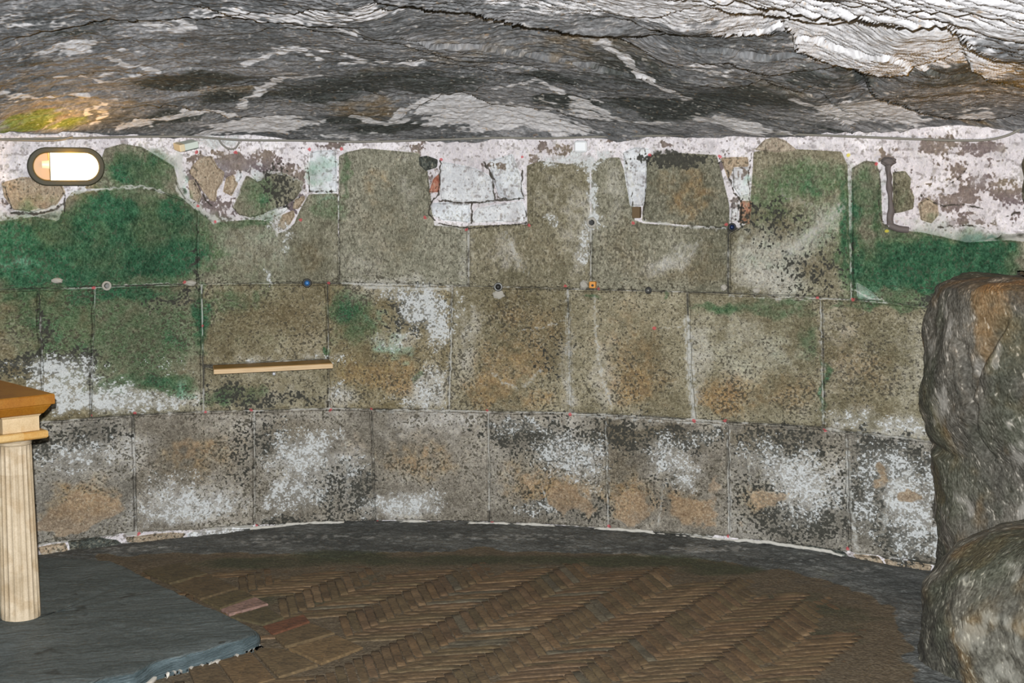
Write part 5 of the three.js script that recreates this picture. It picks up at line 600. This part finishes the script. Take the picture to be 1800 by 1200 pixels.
const boltSteel = std({ color: 0x70706c, roughness: 0.45, metalness: 0.6 }), boltDark = std({ color: 0x2c2c2a, roughness: 0.5, metalness: 0.4 }), blueGlass = std({ color: 0x3a6ea6, roughness: 0.15, metalness: 0.2 }), limeMat = std({ color: 0x9d998e, roughness: 0.95 });
function lumpGeometry(rx, ry, rz, seed) { const g = new THREE.SphereGeometry(1, 28, 20), p = g.attributes.position; for (let i = 0; i < p.count; i++) { const x = p.getX(i), y = p.getY(i), z = p.getZ(i), k = 1 + 0.35 * n3(x * 1.8 + seed, y * 1.8, z * 1.8) + 0.18 * n3(x * 5 + seed, y * 5, z * 5); p.setXYZ(i, x * k * rx, y * k * ry, z * k * rz); } g.computeVertexNormals(); return g; }
function bolt(key, r, headMat, washerMat, label, capped) {
  const [x, y, z] = SPOT[key], g = group('anchor_bolt'); g.position.set(x, y, z + 0.006); g.rotation.y = facing(x);
  const w = mesh('washer', new THREE.TorusGeometry(r, r * 0.34, 12, 32), washerMat, g); w.position.z = 0.004;
  const h = mesh('head', capped ? new THREE.SphereGeometry(r * 0.8, 24, 16) : new THREE.CylinderGeometry(r * 0.62, r * 0.7, r * 0.9, 6), headMat, g); if (!capped) h.rotation.x = Math.PI / 2; h.position.z = 0.008;
  tag(g, label, 'bolt'); return g;
}
bolt('bolt1', 0.016, boltSteel, limeMat, 'grey bolt in a whitish ring on the green-stained joint left of centre');
bolt('bolt2', 0.016, blueGlass, boltDark, 'dark-ringed bolt with a blue glass cap on the joint above the shelf', true);
bolt('bolt3', 0.016, boltDark, boltSteel, 'dark bell-shaped bolt above a white drip in the middle joint', true);
bolt('bolt4', 0.018, boltDark, limeMat, 'dark bolt inside a white lime ring on the pale vertical seam');
bolt('bolt5', 0.012, boltSteel, boltDark, 'small grey bolt on the middle joint right of the white lump', true);
bolt('bolt6', 0.014, std({ color: 0x16284a, roughness: 0.2, metalness: 0.3 }), boltDark, 'dark blue capped bolt under the narrow brick at the inset block', true);
{
  const [x, y, z] = SPOT.socket, g = group('timber_plug'); g.position.set(x, y, z + 0.012); g.rotation.y = facing(x);
  mesh('block', new RoundedBoxGeometry(0.03, 0.03, 0.03, 2, 0.004), std({ color: 0xc98a3e, roughness: 0.7 }), g); const h = mesh('hole', new THREE.CylinderGeometry(0.006, 0.006, 0.004, 16), boltDark, g); h.rotation.x = Math.PI / 2; h.position.set(0.002, -0.002, 0.0145);
  tag(g, 'small orange timber plug beside the white lump in the middle joint', 'plug');
  const [wx, wy, wz] = SPOT.wood, w = mesh('wooden_block', new RoundedBoxGeometry(0.036, 0.05, 0.05, 2, 0.003), std({ color: 0x5c4a30, roughness: 0.8 }), scene); w.position.set(wx, wy, wz + 0.0); w.rotation.y = facing(wx);
  tag(w, 'small dark wooden block below the tapering white stone', 'block');
}
[['lump1', 0.018, 0.02, 0.016], ['lump2', 0.026, 0.012, 0.012], ['lump3', 0.014, 0.014, 0.012], ['lump4', 0.018, 0.01, 0.01], ['lump5', 0.026, 0.012, 0.012], ['lump6', 0.026, 0.018, 0.008]].forEach(([k, a, b, c], n) => { const o = mesh('mortar_lump', lumpGeometry(a, b, c, n * 3.3), limeMat, wallBack), s = SPOT[k]; o.position.set(s[0], s[1], s[2] + 0.006); });
{                                                                   // lime pointing along the foot of the wall
  const pts = []; for (let i = 0; i < LIME.length; i += 2) pts.push(new THREE.Vector3(LIME[i], LIME[i + 1] + 0.008, W(LIME[i]) + 0.012));
  const g = new THREE.TubeGeometry(new THREE.CatmullRomCurve3(pts), 900, 0.008, 8), p = g.attributes.position;
  for (let i = 0; i < p.count; i++) { const x = p.getX(i), k = fbm(x * 22, 3.3, 3), w = fbm(x * 60 + 8, 7.7, 2); p.setY(i, p.getY(i) + 0.012 * (k - 0.62) - 0.01 * (1 - ss(0.38, 0.5, fbm(x * 7, 1.2, 2))) + 0.008 * (w - 0.5)); p.setZ(i, p.getZ(i) + 0.012 * (w - 0.5)); }
  g.computeVertexNormals(); mesh('lime_pointing', g, std({ color: 0xb9b6ac, roughness: 0.95 }), wallBack);
}
{                                                                   // a rusted cramp let into the wall
  const a = SPOT.iron_top, b = SPOT.iron_bot, f = SPOT.iron_foot, g = group('iron_cramp'); g.position.set(b[0], b[1], b[2] + 0.012); g.rotation.y = facing(b[0]) * 0.5;
  const iron = std({ color: 0x5a5350, roughness: 0.75, metalness: 0.1 }), H = a[1] - b[1];
  const sh = new THREE.CatmullRomCurve3([[-0.016, H, 0], [-0.014, H * 0.8, 0.004], [-0.006, H * 0.5, 0.006], [-0.001, H * 0.2, 0.005], [0, 0, 0.004]].map((p) => new THREE.Vector3(...p)));
  const worn = (q, k) => { const p = q.attributes.position; for (let i = 0; i < p.count; i++) { const X = p.getX(i), Y = p.getY(i), Z = p.getZ(i); p.setXYZ(i, X + k * n3(X * 30, Y * 24, Z * 30), Y, Z * 0.8 + k * n3(X * 40, Y * 30 + 5, Z * 40)); } q.computeVertexNormals(); return q; };
  mesh('shaft', worn(new THREE.TubeGeometry(sh, 60, 0.0125, 14), 0.009), iron, g);
  const head = mesh('head', lumpGeometry(0.030, 0.018, 0.018, 4.4), iron, g); head.position.set(-0.016, H - 0.004, 0.004);
  const foot = mesh('foot', new THREE.TubeGeometry(new THREE.CatmullRomCurve3([new THREE.Vector3(-0.004, 0, 0.004), new THREE.Vector3(0.035, -0.014, 0.006), new THREE.Vector3(f[0] - b[0], f[1] - b[1], 0.004)]), 24, 0.014, 12), iron, g); foot.userData.label = 'bent lower end';
  tag(g, 'grey iron cramp with a broad head set in white plaster at the upper right', 'cramp');
}
const cableMat = std({ color: 0x77746a, roughness: 0.6 });
[['thin grey cable running along the top of the wall under the rock ceiling', 0.005], ['short loop of grey cable hanging above the rubble patch', 0.004], ['short thin grey cable along the plaster above the oval lamp', 0.004]].forEach(([label, r], n) => {
  const p = CABLES[n], pts = []; for (let i = 0; i < p.length; i += 2) pts.push(new THREE.Vector3(p[i], p[i + 1], W(p[i]) + [0.024, 0.036, 0.037][n]));
  tag(mesh('cable', new THREE.TubeGeometry(new THREE.CatmullRomCurve3(pts), pts.length * 14, r, 8), cableMat, scene), label, 'cable');
});
renderer.render(scene, camera);
